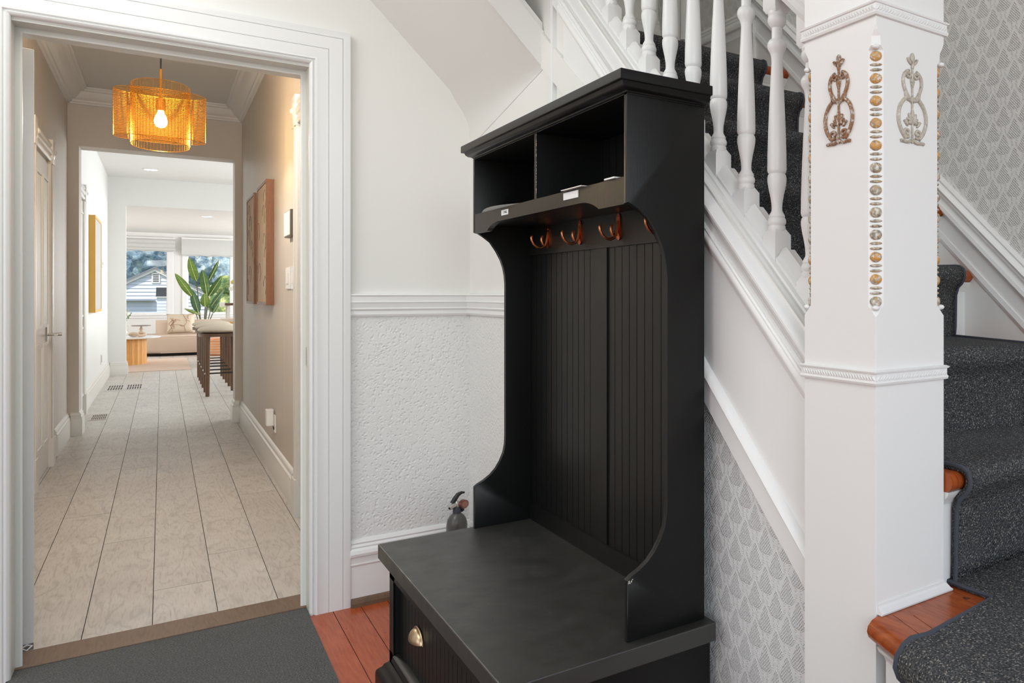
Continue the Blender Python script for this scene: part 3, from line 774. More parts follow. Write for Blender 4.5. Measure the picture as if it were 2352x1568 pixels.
# ------------------------------------------------------------------ BALUSTRADE
bal = thing('balustrade', 'row of white turned balusters and sloping handrail beside the carpeted steps', 'balustrade', (1.067, 1.25, 1.2))
BX = 1.067; hw = .0223
def baluster_mesh():
    bm = newbm()
    # square base block cut to the slope at the bottom, shoulders chamfered
    z0, z1 = -.035, .067
    pts = [(-hw, -hw), (hw, -hw), (hw, hw), (-hw, hw)]
    lo = [bm.verts.new((x, y, -.002+.9*y)) for x, y in pts]; hi = [bm.verts.new((x, y, z1-.008)) for x, y in pts]
    tp = [bm.verts.new((x*.62, y*.62, z1+.006)) for x, y in pts]
    for a, b in ((lo, hi), (hi, tp)):
        for i in range(4): bm.faces.new((a[i], a[(i+1) % 4], b[(i+1) % 4], b[i]))
    bm.faces.new(lo[::-1]); bm.faces.new(tp)
    pr_ = [(.017, .067), (.0195, .072), (.0195, .079), (.0175, .081), (.0205, .085), (.021, .091), (.0195, .096), (.0175, .098), (.0185, .101), (.0165, .106), (.0125, .113), (.012, .12), (.0128, .132), (.0155, .148), (.0192, .165), (.0214, .178), (.0217, .186), (.0205, .193), (.0180, .1965), (.0205, .199), (.0218, .205), (.0214, .24), (.0195, .30), (.0165, .37), (.0138, .42), (.0125, .445), (.0128, .456), (.0155, .466), (.020, .474), (.0217, .481), (.0215, .487), (.018, .494), (.0128, .497), (.0120, .50), (.0120, .522), (.0135, .5235), (.0155, .526), (.0195, .532), (.0213, .539), (.0205, .545), (.019, .548), (.0203, .551), (.0205, .555), (.019, .559), (.019, .562)]
    lathe(bm, pr_, seg=26)
    t0 = .548
    lo = [bm.verts.new((x*.75, y*.75, t0+.006)) for x, y in pts]; mid = [bm.verts.new((x, y, t0+.016)) for x, y in pts]; hi = [bm.verts.new((x, y, .615+.9*y)) for x, y in pts]
    for a, b in ((lo, mid), (mid, hi)):
        for i in range(4): bm.faces.new((a[i], a[(i+1) % 4], b[(i+1) % 4], b[i]))
    bm.faces.new(lo[::-1]); bm.faces.new(hi)
    return bm
ys_b = [1.2525+.1176*i for i in range(11)]
b0 = None; f0 = None
for i, y in enumerate(ys_b):
    if b0 is None:
        o = obj('baluster', baluster_mesh(), M_white, bal, True); b0 = o
    else:
        o = b0.copy(); C.objects.link(o)
    o.location = (BX, y, zc(y-hw)+.0-.0)
    # fillet between blocks
    ya, yb = y+hw+.001, y+.1176-hw-.001
    if yb > YE: continue
    bm = newbm(); pf = []
    prism(bm, [(BX-hw+.001, 0), (BX-hw+.001, .010), (BX-.013, .016), (BX-.004, .030), (BX+.008, .036), (BX+.018, .030), (BX+hw+.01, .030), (BX+hw+.01, 0)], 'y', ya, yb, lambda q: (q[0], q[1], q[2]+zc(q[1])-.002))
    obj('spacer_fillet', bm, M_white, bal, 'auto')
def slr(prof, y0, y1, nm, mat=M_white):
    bm = newbm(); prism(bm, prof, 'y', y0, y1, lambda q: (q[0], q[1], q[2]+zc(q[1]))); return obj(nm, bm, mat, bal, 'auto')
slr([(BX-.028, .590), (BX+.028, .590), (BX+.036, .606), (BX+.030, .618), (BX+.036, .632), (BX+.03, .652), (BX+.015, .663), (BX-.015, .663), (BX-.03, .652), (BX-.036, .632), (BX-.030, .618), (BX-.036, .606)], Yp, YE, 'handrail')

# ------------------------------------------------------------------ NEWEL POST
px0, px1, py0, py1 = .970, 1.152, .9632, Yp
post = thing('newel_post', 'tall square white newel post with gilded beads and scroll ornaments at stair foot', 'post', ((px0+px1)/2, (py0+py1)/2, 0))
ch = .019
def sect(c):
    return [(px0+c, py0), (px1-c, py0), (px1, py0+c), (px1, py1-c), (px1-c, py1), (px0+c, py1), (px0, py1-c), (px0, py0+c)]
bm = newbm()
levels = [(0, .0004), (.645, .0004), (1.160, .0004), (1.170, .010), (1.180, ch), (1.632, ch), (1.640, .0125), (1.656, .011), (1.666, .0045), (1.676, .0004), (1.70, .0004), (1.9, .0004), (2.05, .0004)]
rg = [[bm.verts.new((x, y, z)) for x, y in sect(c)] for z, c in levels]
for a, b in zip(rg, rg[1:]):
    for i in range(8): bm.faces.new((a[i], a[(i+1) % 8], b[(i+1) % 8], b[i]))
bm.faces.new(rg[0][::-1]); bm.faces.new(rg[-1])
obj('shaft', bm, M_white, post)
def ring_around(prof, nm, z, fr=(1, 1, 1, 1), mat=M_white):
    bm = newbm()
    path = [(px0, py0, -1, -1), (px1, py0, 1, -1), (px1, py1, 1, 1), (px0, py1, -1, 1), (px0, py0, -1, -1)]
    rows = [[bm.verts.new((u+du*d, v+dv*d, z+h)) for d, h in prof] for u, v, du, dv in path[:4]]
    n = len(prof)
    for k in range(4):
        a, b = rows[k], rows[(k+1) % 4]
        for i in range(n-1): bm.faces.new((a[i], b[i], b[i+1], a[i+1]))
    return obj(nm, bm, mat, post)
band = [(0, -.013), (.005, -.012), (.0065, -.008), (.0055, -.005), (.0045, -.004), (.0045, .008), (.007, .009), (.008, .012), (.0035, .014), (0, .0145)]
for z in (1.052, 1.702):
    ring_around(band, 'rope_band', z)
    # twisted rope beads, one mesh
    bm = newbm(); step = .0072
    def beads(a, b, fixed, axis):
        t = a
        while t < b:
            c = (t, fixed, z+.001) if axis == 'x' else (fixed, t, z+.001)
            rot = Matrix.Rotation(math.radians(40 if axis == 'x' else -40), 3, 'Y' if axis == 'x' else 'X')
            ellipsoid(bm, c, (.0022, .0024, .0065) if axis == 'x' else (.0024, .0022, .0065), 6, 5, rot); t += step
    beads(px0+.001, px1, py0-.0048, 'x'); beads(py0+.001, py1, px0-.0048, 'y')
    o = obj('rope_twist', bm, M_white, post, 'all'); o['kind'] = 'stuff'
# base moulding on the tread (front face and right side)
bm = newbm()
sweep_open(bm, [(px0+.003, py0, 0, -1), (px1, py0, 1, -1), (px1, py0+.05, 1, 0)], [(0, 0), (.012, 0), (.0125, .003), (.009, .006), (.006, .011), (.0025, .014), (.0025, .018), (0, .0185)], lambda u, v, h: (u, v, zl+.0005+h))
obj('base_moulding', bm, M_white, post)
# gilded beads on the chamfers
bead_me = {}
def bead_run(cx, cy, dx, dy):
    ang = math.atan2(dy, dx)
    zt = 1.6215
    for i in range(12):
        z = zt-i*.0395
        mat = M_gilt if i < 5 or i in (9, 10) else M_gilt2
        key = ('b', mat.name, round(ang, 2))
        if key not in bead_me:
            bm = newbm(); ellipsoid(bm, (0, 0, 0), (.0065, .0108, .0092), 14, 10, Matrix.Rotation(ang, 3, 'Z'))
            for v in bm.verts: v.co += v.co.normalized()*random.uniform(-.0003, .0006)
            me = bpy.data.meshes.new('bead'); bm.to_mesh(me); bm.free(); me.materials.append(mat)
            for p in me.polygons: p.use_smooth = True
            bead_me[key] = me
        o = obj('bead', None, None, post, me=bead_me[key]); o.location = (cx, cy, z)
        if i == 11: break
        for zz in (z-.0150, z-.0242):
            key = ('r', round(ang, 2))
            if key not in bead_me:
                bm = newbm(); ellipsoid(bm, (0, 0, 0), (.0048, .0112, .0029), 12, 8, Matrix.Rotation(ang, 3, 'Z'))
                me = bpy.data.meshes.new('bead_ring'); bm.to_mesh(me); bm.free(); me.materials.append(M_gilt2)
                for p in me.polygons: p.use_smooth = True
                bead_me[key] = me
            o = obj('bead_ring', None, None, post, me=bead_me[key]); o.location = (cx, cy, zz)
h2 = ch/2
bead_run(px0+h2, py0+h2, -.7, -.7); bead_run(px1-h2, py0+h2, .7, -.7); bead_run(px0+h2, py1-h2, -.7, .7)
# carved bead cups: little ledge at top and bottom of each chamfer
for cx, cy in ((px0+.004, py0+.004), (px1-.004, py0+.004), (px0+.004, py1-.004)):
    for z in (1.636, 1.176):
        bm = newbm(); ellipsoid(bm, (cx, cy, z), (.007, .007, .005), 12, 8); obj('bead_stop', bm, M_white, post, 'all')
# scroll ornaments: curves in local (s, t), s across, t up
def spiral(cx, cy, r0, r1, a0, turns, n=22):
    return [(cx+(r0+(r1-r0)*i/n)*math.cos(a0+turns*2*PI*i/n), cy+(r0+(r1-r0)*i/n)*math.sin(a0+turns*2*PI*i/n)) for i in range(n+1)]
def bez(p, n=14):
    out = []
    for i in range(n+1):
        t = i/n; a, b, c, d = p
        out.append(tuple((1-t)**3*a[k]+3*(1-t)**2*t*b[k]+3*(1-t)*t*t*c[k]+t**3*d[k] for k in (0, 1)))
    return out
def applique(nm, to3, mat, label):
    root_bm = newbm()
    def tb(bm, pts, r, seg=8):
        tube(bm, [to3(s, t, .0018) for s, t in pts], r, seg)
    o = None
    bmA = newbm()
    for m in (-1, 1):
        # lower lyre ring
        tb(bmA, [(m*s, t) for s, t in bez([(.017, .098), (.042, .080), (.047, .040), (.018, .012)])], .0037)
        # base scroll
        tb(bmA, [(m*s, t) for s, t in spiral(.0145, .024, .0105, .002, -2.2, 1.35)], .0028)
        # foot curl
        tb(bmA, [(m*s, t) for s, t in bez([(.002, .010), (.012, -.002), (.022, .008), (.032, .004)])], .0032)
        # upper ring
        tb(bmA, [(m*s, t) for s, t in bez([(.001, .092), (.028, .112), (.034, .150), (.010, .158)])], .0035)
        tb(bmA, [(m*s, t) for s, t in spiral(.0095, .150, .008, .002, 1.2, -1.2)], .0024)
        # bracket shoulders
        tb(bmA, [(m*s, t) for s, t in [(.0165, .100), (.0175, .107), (.018, .113)]], .0036)
        tb(bmA, [(m*s, t) for s, t in bez([(.018, .103), (.012, .094), (.005, .094), (.0, .100)])], .0032)
    tb(bmA, [(0, .002), (0, .03), (0, .06), (0, .1), (0, .135), (0, .175)], .0022)
    body = obj(nm, bmA, mat, post, True, label=label)
    bmB = newbm()
    def petal(s, t, w, h, rot, th=.0035):
        nonlocal bmB
        c = to3(s, t, .002)
        ax = Vector(to3(1, 0, 0))-Vector(to3(0, 0, 0)); up = Vector(to3(0, 1, 0))-Vector(to3(0, 0, 0)); out = Vector(to3(0, 0, 1))-Vector(to3(0, 0, 0))
        rmat = Matrix((ax*math.cos(rot)+up*math.sin(rot), -ax*math.sin(rot)+up*math.cos(rot), out)).transposed()
        ellipsoid(bmB, c, (w, h, th), 10, 8, rmat)
    # acanthus leaf inside the lower ring
    for a, ln in ((0, .026), (.5, .020), (-.5, .020), (1.0, .016), (-1.0, .016), (1.55, .012), (-1.55, .012)):
        petal(-math.sin(a)*ln*.55, .046+math.cos(a)*ln*.62, .0042, ln*.58, a)
    for m in (-1, 1):
        petal(m*.0185, .048, .0048, .0038, 0); petal(m*.0165, .044, .003, .008, -m*.6)
    lf_ = obj('carved_leaf', bmB, mat, body, 'all'); lf_.matrix_parent_inverse = Matrix.Identity(4); bmB = newbm()
    for a in (-.35, 0, .35): petal(-math.sin(a)*.004, .132, .0032, .0115, a*.7)
    lf_ = obj('carved_bud', bmB, mat, body, 'all'); lf_.matrix_parent_inverse = Matrix.Identity(4); bmB = newbm()
    petal(0, .186, .0062, .013, 0); petal(0, .172, .0035, .012, 0)
    for m in (-1, 1): petal(m*.0085, .178, .0028, .0085, -m*.75); petal(m*.012, .184, .003, .003, 0)
    lf_ = obj('finial', bmB, mat, body, 'all'); lf_.matrix_parent_inverse = Matrix.Identity(4)
    body.matrix_parent_inverse = Matrix.Translation(-wloc(post))
    return body
applique('scroll_ornament', lambda s, t, o: (px0-o, 1.058-s*.98, 1.476+t*.84), M_applL, 'brown and worn scroll ornament on left face')
applique('scroll_ornament', lambda s, t, o: (1.062+s*.98, py0-o, 1.474+t*.84), M_applR, 'pale scroll ornament on right face')

# ------------------------------------------------------------------ BLACK HALL TREE
ht = thing('hall_tree', 'black painted hall tree bench with two top cubbies and copper coat hooks', 'hall tree', (.76, 2.04, 0))
ZB = .45
obj('bench_top', bx(.503, .984, 1.490, 2.598, ZB-.043, ZB, .0025), M_blacktop, ht)
bm = newbm(); prism(bm, [(.53, 1.515), (.985, 1.515), (.985, 2.575), (.53, 2.575)], 'z', .0, ZB-.043); bm.free()
# carcass behind the drawer fronts
obj('bench_carcass', bx(.556, .985, 1.518, 2.574, .0, ZB-.043), M_black, ht)
# face frame
bm = newbm()
for a, b in ((1.518, 1.575), (2.512, 2.574)): box(bm, .53, .556, a, b, .10, ZB-.043)
box(bm, .53, .556, 1.518, 2.574, .352, ZB-.043); box(bm, .53, .556, 1.518, 2.574, .10, .135)
obj('face_frame', bm, M_black, ht)
# small bead moulding round each opening
for a in (1.569, 2.512): obj('frame_bead', bx(.527, .532, a, a+.006, .135, .352), M_black, ht)
def cup_pull(par, y):
    bm = newbm(); n = 14; rows = []
    for i in range(9):
        a = math.radians(90*i/8)
        rr = math.cos(a); dep = .024*math.sin(a)**.8
        rows.append([bm.verts.new((.5435-.0235*math.cos(math.radians(4+82*i/8))-.001, y+.047*math.cos(math.radians(180*k/n))*(math.sin(a)*.999+.001), .262-.004+.030*math.sin(math.radians(180*k/n))*(math.sin(a)))) for k in range(n+1)])
    for a_, b_ in zip(rows, rows[1:]):
        for k in range(n): bm.faces.new((a_[k], a_[k+1], b_[k+1], b_[k]))
    bmesh.ops.remove_doubles(bm, verts=bm.verts, dist=.0003)
    bmesh.ops.solidify(bm, geom=bm.faces[:], thickness=.0022)
    tube(bm, [(.5415, y+.05*math.cos(math.radians(180*k/n)), .257+.033*math.sin(math.radians(180*k/n))) for k in range(n+1)], .0022, 6)
    return obj('cup_pull', bm, M_brass, par, 'auto')
for a, b in ((1.577, 2.510),):
    d = obj('drawer_front', bx(.548, .556, a, b, .137, .350), M_black, ht)
    n = 26; w_ = (b-a)/n
    for i in range(n):
        o = obj('bead_board', bx(.5445, .549, a+i*w_+.0012, a+(i+1)*w_-.0012, .138, .349), M_black, d); o.matrix_parent_inverse = Matrix.Identity(4)
    for py_ in (2.29, 1.797):
        pl = cup_pull(d, py_); pl.matrix_parent_inverse = Matrix.Identity(4)
    d.matrix_parent_inverse = Matrix.Translation(-wloc(ht))
# ledge and plinth mouldings
bm = newbm(); prism(bm, [(.553, .118), (.528, .118), (.520, .126), (.524, .138), (.533, .143), (.553, .143)], 'y', 1.58, 2.506); obj('lower_ledge', bm, M_black, ht, 'auto')
bm = newbm()
sweep_open(bm, [(.53, 1.516, -1, 0), (.53, 2.576, -1, 1), (.985, 2.576, 0, 1)], [(0, 0), (.032, 0), (.032, .062), (.030, .070), (.022, .078), (.016, .082), (.012, .09), (.004, .096), (0, .1)], lambda u, v, h: (u, v, h))
sweep_open(bm, [(.53, 1.516, -1, -1), (.985, 1.516, 0, -1)], [(0, 0), (.014, 0), (.014, .062), (.012, .09), (0, .1)], lambda u, v, h: (u, v, h))
obj('plinth', bm, M_black, ht, 'auto')
# end panels with the scalloped front edge
xf, xbk = .776, .9725
def side_outline():
    p = [(xbk, ZB), (xf, ZB), (xf, .583)]
    p += [(.776+.099*(1-math.cos(math.radians(a)))*1.0, .583+.125*math.sin(math.radians(a))) for a in range(0, 91, 9)][1:] if False else []
    c = [(.786, .590), (.806, .600), (.828, .613), (.846, .632), (.860, .655), (.869, .682), (.874, .71), (.875, .739), (.875, .9), (.875, 1.1), (.875, 1.235), (.873, 1.262), (.868, 1.288), (.860, 1.312), (.847, 1.342), (.828, 1.370), (.806, 1.387), (.790, 1.394), (.776, 1.398)]
    p += c+[(xf, 1.635), (xbk, 1.635)]
    return p
for y in (1.521, 2.572):
    bm = newbm(); prism(bm, side_outline(), 'y', y, y+.016)
    es = [e for e in bm.edges if abs(e.verts[0].co.y-e.verts[1].co.y) < 1e-6]
    bmesh.ops.bevel(bm, geom=es, offset=.002, segments=2, affect='EDGES', profile=.5)
    obj('end_panel', bm, M_black, ht, 'auto')
# back: rails and two beadboard panels
obj('back_board', bx(.966, .9725, 1.537, 2.572, ZB, 1.635), M_black, ht)
obj('hook_rail', bx(.954, .972, 1.537, 2.572, 1.330, 1.44), M_black, ht)
obj('bottom_rail', bx(.954, .972, 1.537, 2.572, ZB, .505), M_black, ht)
obj('center_stile', bx(.958, .972, 2.0, 2.075, .505, 1.330), M_black, ht)
for a, b, z0, z1 in ((1.537, 2.0, .505, 1.330), (2.075, 2.572, .505, 1.330), (1.537, 2.572, 1.458, 1.635)):
    n = max(1, round((b-a)/.0415)); w_ = (b-a)/n
    for i in range(n):
        o = obj('back_slat', bx(.9625, .973, a+i*w_+.0014, a+(i+1)*w_-.0014, z0, z1), M_black, ht)
# cubby shelf, divider, front edges and scalloped apron
obj('cubby_shelf', bx(xf+.004, .972, 1.537, 2.572, 1.438, 1.456), M_black, ht)
obj('cubby_divider', bx(xf+.002, .965, 2.047, 2.063, 1.456, 1.632), M_black, ht)
ap = [(2.572, 1.456), (2.572, 1.396), (2.452, 1.396), (2.436, 1.404), (2.42, 1.4095), (2.395, 1.415), (2.36, 1.4185), (1.76, 1.4185), (1.735, 1.417), (1.712, 1.413), (1.69, 1.407), (1.672, 1.4), (1.664, 1.396), (1.537, 1.396), (1.537, 1.456)]
bm = newbm(); prism(bm, ap, 'x', xf+.001, xf+.017); obj('scalloped_apron', bm, M_black, ht)
obj('apron_back', bx(.79, .96, 1.537, 2.572, 1.42, 1.438), M_black, ht)
# cornice
bm = newbm()
cor = [(0, 1.608), (.006, 1.608), (.009, 1.612), (.024, 1.616), (.033, 1.624), (.036, 1.632), (.038, 1.634), (.048, 1.635), (.050, 1.637), (.050, 1.664), (.048, 1.667), (0, 1.667)]
sweep_open(bm, [(xbk, 1.519, 0, -1), (xf, 1.519, -1, -1), (xf, 2.576, -1, 1), (xbk, 2.576, 0, 1)], [(d*.64, 1.635+(z-1.608)*.04/.059) for d, z in cor], lambda u, v, h: (u, v, h))
box(bm, xf, xbk, 1.519, 2.576, 1.632, 1.675)
obj('cornice', bm, M_black, ht, 'auto')
# worn chip on the near front corner
bm = newbm()
for i in range(9):
    a = random.uniform(0, .012); ellipsoid(bm, (.777+a, 1.5205, .583+.35*a-random.uniform(0, .008)), (.0016, .0006, .0012), 6, 4)
obj('paint_chip', bm, M_bright, ht)
# worn edge on the divider
bm = newbm()
for i in range(26):
    z = random.uniform(1.46, 1.628); box(bm, xf+.0012, xf+.002, 2.0465, 2.0485, z, z+random.uniform(.001, .004))
obj('worn_edge', bm, M_bright, ht)
# coat hooks
def hook(y, par):
    h = obj('coat_hook', None, None, par, me=hook.plate) if hook.plate else None
    if h is None:
        bm = newbm()
        prism(bm, arc(0, .0, .0105, 0, 180, 10, .013)+arc(0, -.046, .0105, 180, 360, 10, .013), 'x', -.0035, 0)
        ellipsoid(bm, (-.0035, 0, .002), (.002, .003, .003), 10, 8)
        h = obj('coat_hook', bm, M_coppdark, par, 'auto'); hook.plate = h.data
    h.matrix_parent_inverse = Matrix.Translation(-wloc(par)); h.location = (.954, y, 1.405)
    def arm(pts, r):
        return pts, r
    if not hook.arm:
        bm = newbm()
        p1 = [(-.003, 0, -.006), (-.006, 0, -.022), (-.009, 0, -.040), (-.015, 0, -.052), (-.026, 0, -.058), (-.038, 0, -.056), (-.049, 0, -.047), (-.055, 0, -.035), (-.056, 0, -.026), (-.054, 0, -.020)]
        tube(bm, p1, [.003, .0045, .0048, .0045, .004, .0037, .0037, .0038, .0045, .0036], 10)
        p2 = [(-.008, 0, -.044), (-.014, 0, -.050), (-.020, 0, -.045), (-.024, 0, -.034), (-.0235, 0, -.024), (-.021, 0, -.018)]
        tube(bm, p2, [.004, .004, .0038, .004, .0046, .0036], 10)
        a = obj('hook_arm', bm, M_copper, None, True); hook.arm = a.data
        a.parent = h
    else:
        a = obj('hook_arm', None, None, None, me=hook.arm); a.parent = h
hook.plate = None; hook.arm = None
for y in (2.405, 2.165, 1.915, 1.665): hook(y, ht)
# papers and labels on the apron
t1 = obj('masking_tape', bx(xf-.0006, xf+.001, 1.775, 1.862, 1.434, 1.4515), M_tape, ht, label='strip of white tape on the apron')
lb = obj('shelf_label', bx(xf-.0006, xf+.001, 2.262, 2.318, 1.432, 1.4475), M_tape, ht, label='small white printed label on the apron')
fc = bpy.data.curves.new('label_text', 'FONT'); fc.body = 'T MAIL'; fc.size = .0115; fc.align_x = 'CENTER'; fc.align_y = 'CENTER'; fc.extrude = .0001
to = bpy.data.objects.new('label_text', fc); C.objects.link(to)
dg = bpy.context.evaluated_depsgraph_get(); me = bpy.data.meshes.new_from_object(to.evaluated_get(dg)); bpy.data.objects.remove(to)
me.materials.append(M_ink); to = bpy.data.objects.new('label_lettering', me); C.objects.link(to); to.parent = lb; to.matrix_parent_inverse = Matrix.Identity(4)
to.location = (xf-.0009, 2.286, 1.4398); to.rotation_euler = (PI/2, 0, -PI/2)
lb.matrix_parent_inverse = Matrix.Translation(-wloc(ht))
def card(nm, y0, y1, x0, x1, z, lab):
    bm = newbm(); n = 10; rows = []
    for i in range(n+1):
        t = i/n; y = lerp(y0, y1, t); s = math.sin(t*PI)
        rows.append([bm.verts.new((lerp(x0, x1, s), y, z+.002*s-.001)), bm.verts.new((.86, y, z+.002))])
    for a, b in zip(rows, rows[1:]): bm.faces.new((a[0], a[1], b[1], b[0]))
    bmesh.ops.solidify(bm, geom=bm.faces[:], thickness=.0012)
    return tag(obj(nm, bm, M_paper_c), lab, 'paper')
card('printed_card', 2.19, 2.53, .785, .757, 1.4595, 'glossy printed card poking out of the left cubby above the small label')
tag(obj('paper_sheet', bx(.768, .85, 1.74, 1.86, 1.4565, 1.4585), M_paper_c), 'grey paper sheet lying in the right cubby above the white tape', 'paper')
tag(obj('paper_scrap', bx(.772, .80, 1.575, 1.625, 1.4565, 1.460), M_tape), 'small white paper scrap at right end of the right cubby', 'paper')

# ------------------------------------------------------------------ FIRE EXTINGUISHER
ex = thing('fire_extinguisher', 'small grey fire extinguisher standing on the floor behind the bench', 'extinguisher', (.925, 3.295, 0))
ey, exx = 3.295, .925
bm = newbm(); lathe(bm, [(.034, 0), (.0395, .004), (.0395, .266), (.038, .28), (.034, .294), (.027, .306), (.018, .314), (.016, .316)], exx, ey, 32); obj('cylinder_body', bm, M_grey, ex, True)
bm = newbm(); lathe(bm, [(.0155, .312), (.0155, .336), (.013, .339), (.013, .342)], exx, ey, 20); obj('neck_collar', bm, flat('blue_grey_collar', (.05, .055, .075), .5), ex, True)
bm = newbm(); lathe(bm, [(.012, .338), (.013, .345), (.011, .36), (.006, .366)], exx, ey, 16)
tube(bm, [(exx-.018, ey-.006, .352), (exx+.018, ey, .352)], .009, 10); obj('valve', bm, M_steel, ex, True)
bm = newbm(); tube(bm, [(exx-.010, ey-.004, .351), (exx-.030, ey-.010, .342)], [.0105, .0085], 12); obj('nozzle', bm, M_steel, ex, True)
bm = newbm(); tube(bm, [(exx-.0295, ey-.0095, .3422), (exx-.0315, ey-.011, .3415)], .0055, 10); obj('nozzle_mouth', bm, M_ink, ex, True)
bm = newbm(); tube(bm, [(exx-.018, ey, .358), (exx-.008, ey, .374), (exx+.004, ey, .390), (exx+.018, ey, .396), (exx+.030, ey, .395)], [.009, .0095, .0085, .006, .0035], 10)
obj('squeeze_lever', bm, M_blackplastic, ex, True)
bm = newbm(); tube(bm, [(exx+.012, ey-.002, .34), (exx+.022, ey-.002, .322)], .008, 8); obj('bracket_clip', bm, M_blackplastic, ex, True)
bm = newbm(); tube(bm, [(exx+.020, ey-.002, .352), (exx+.026, ey-.018, .351)], [.017, .0175], 18); obj('pressure_gauge', bm, flat('red_copper_gauge', (.28, .12, .09), .35, .6), ex, True)
bm = newbm(); tube(bm, [(exx+.0258, ey-.018, .351), (exx+.0262, ey-.0195, .351)], .0125, 18); obj('gauge_face', bm, flat('gauge_face', (.35, .17, .13), .4), ex, True)

# ------------------------------------------------------------------ OPEN DOOR LEAF INTO THE HALL
dx0, dy0 = -.3725, 3.665
ang = math.radians(100.2)
leaf = struct('door_4', bx(0, .80, 0, .036, .02, 2.03, .002), M_white)
leaf.location = (dx0+.037, dy0, 0); leaf.rotation_euler = (0, 0, ang)
for z in (.24, 1.0, 1.82):
    o = obj('hinge', bx(-.004, .012, .034, .044, z-.055, z+.055), M_white); o.parent = leaf
o = obj('door_sweep', bx(-.004, .80, .002, .034, .0, .02), flat('aluminium_sweep', (.35, .35, .37), .3, 1)); o.parent = leaf
bm = newbm(); tube(bm, [(-.006, .006, .014), (-.016, .02, .004), (-.006, .032, .012), (-.002, .018, .018)], .0035, 8, True); o = obj('rubber_seal', bm, M_plastic, None, True); o.parent = leaf

# ------------------------------------------------------------------ ENTRY MAT
bm = newbm()
prism(bm, [(-.385, 1.0), (.418, 1.0), (.425, 3.45), (.415, 3.461), (-.355, 3.461), (-.372, 3.45)], 'z', 0, .009)
tag(obj('entry_mat', bm, M_mat), 'flat charcoal grey mat in front of the hall doorway', 'mat')

# ------------------------------------------------------------------ PENDANT LAMP
PX, PY = -.005, 5.4
pend = thing('pendant_lamp', 'brass wire pendant lamp with glowing bulb in the hallway', 'pendant lamp', (PX, PY, 2.0))
bm = newbm(); tube(bm, [(PX, PY, 2.95), (PX, PY, 2.41)], .004, 8); obj('cord', bm, M_cord, pend, True)
bm = newbm(); lathe(bm, [(.05, 2.925), (.05, 2.945), (.045, 2.95)], PX, PY, 20); obj('ceiling_rose', bm, M_gold, pend, True)
bm = newbm(); tube(bm, [(PX, PY, 2.415), (PX, PY, 2.22)], .006, 8); lathe(bm, [(.02, 2.19), (.022, 2.21), (.02, 2.255), (.008, 2.262)], PX, PY, 16); obj('lamp_socket', bm, M_gold, pend, True)
bm = newbm(); lathe(bm, [(.003, 2.098), (.018, 2.103), (.027, 2.118), (.029, 2.134), (.024, 2.156), (.015, 2.178), (.012, 2.192)], PX, PY, 20); obj('bulb', bm, M_bulb, pend, True)
point('pendant_bulb_light', (PX, PY, 2.07), 30, (1, .95, .86), .03)
def oval(a, b, z, n=48): return [(PX+a*math.cos(2*PI*i/n), PY+b*math.sin(2*PI*i/n), z) for i in range(n)]
bm = newbm(); aA, bA, zA0, zA1 = .125, .20, 2.0, 2.318
for z in (zA0, zA1): tube(bm, oval(aA, bA, z), .0018, 5, True)
nv = 52
for i in range(nv):
    a = 2*PI*i/nv; p = (PX+aA*math.cos(a), PY+bA*math.sin(a)); tube(bm, [(p[0], p[1], zA0), (p[0], p[1], zA1)], .0011, 4)
obj('inner_wire_shade', bm, M_gold, pend)
bm = newbm(); aB, bB, zB0, zB1 = .193, .12, 2.035, 2.285
nh = 30
for i in range(nh+1): tube(bm, oval(aB, bB, zB0+(zB1-zB0)*i/nh, 40), .0011 if 0 < i < nh else .0018, 4, True)
for i in range(4):
    a = PI/4+i*PI/2; p = (PX+aB*math.cos(a), PY+bB*math.sin(a)); tube(bm, [(p[0], p[1], zB0), (p[0], p[1], zB1)], .0015, 4)
for s in (-1, 1): tube(bm, [(PX+s*aB, PY, zB0), (PX+s*aB, PY, zB1)], .0018, 4)
obj('outer_wire_shade', bm, M_gold, pend)
for nm, a_, b_, z0, z1 in (('inner_shade_film', aA-.002, bA-.002, zA0, zA1), ('outer_shade_film', aB-.002, bB-.002, zB0, zB1)):
    bm = newbm(); n = 48; r1 = [bm.verts.new(p) for p in oval(a_, b_, z0, n)]; r2 = [bm.verts.new(p) for p in oval(a_, b_, z1, n)]
    for i in range(n): bm.faces.new((r1[i], r1[(i+1) % n], r2[(i+1) % n], r2[i]))
    obj(nm, bm, M_film, pend, 'all')
bm = newbm()
for a in (0, PI/2): tube(bm, [(PX-aA*math.cos(a), PY-bA*math.sin(a), 2.30), (PX+aA*math.cos(a), PY+bA*math.sin(a), 2.30)], .0015, 5)
obj('shade_spider', bm, M_gold, pend)

# ------------------------------------------------------------------ HALL WALL OBJECTS
def canvas(y0, y1, label, seed):
    t = thing('framed_canvas', label, 'wall art', (XHR, (y0+y1)/2, 1.55), 'canvases on the hall wall')
    z0, z1 = 1.127, 1.975
    bm = newbm(); box(bm, .54, XHR-.001, y0, y0+.02, z0, z1); box(bm, .54, XHR-.001, y1-.02, y1, z0, z1); box(bm, .54, XHR-.001, y0+.02, y1-.02, z1-.02, z1); box(bm, .54, XHR-.001, y0+.02, y1-.02, z0, z0+.02)
    obj('frame', bm, M_oakframe, t)
    obj('canvas_sheet', bx(.545, XHR-.002, y0+.02, y1-.02, z0+.02, z1-.02), M_canvas, t)
    rnd = random.Random(seed)
    for k in range(7):
        bm = newbm()
        cy = y0+.05+(y1-y0-.1)*rnd.random(); cz_ = z0+.08+(z1-z0-.16)*(k+.5)/7
        tube(bm, [(.5445, cy+.1*rnd.uniform(.5, 1)*math.cos(a/8*PI*1.3), cz_+.07*math.sin(a/8*PI*1.3)) for a in range(9)], .0013, 5)
        obj('ink_line', bm, flat('brown_ink', (.12, .06, .03), .6), t)
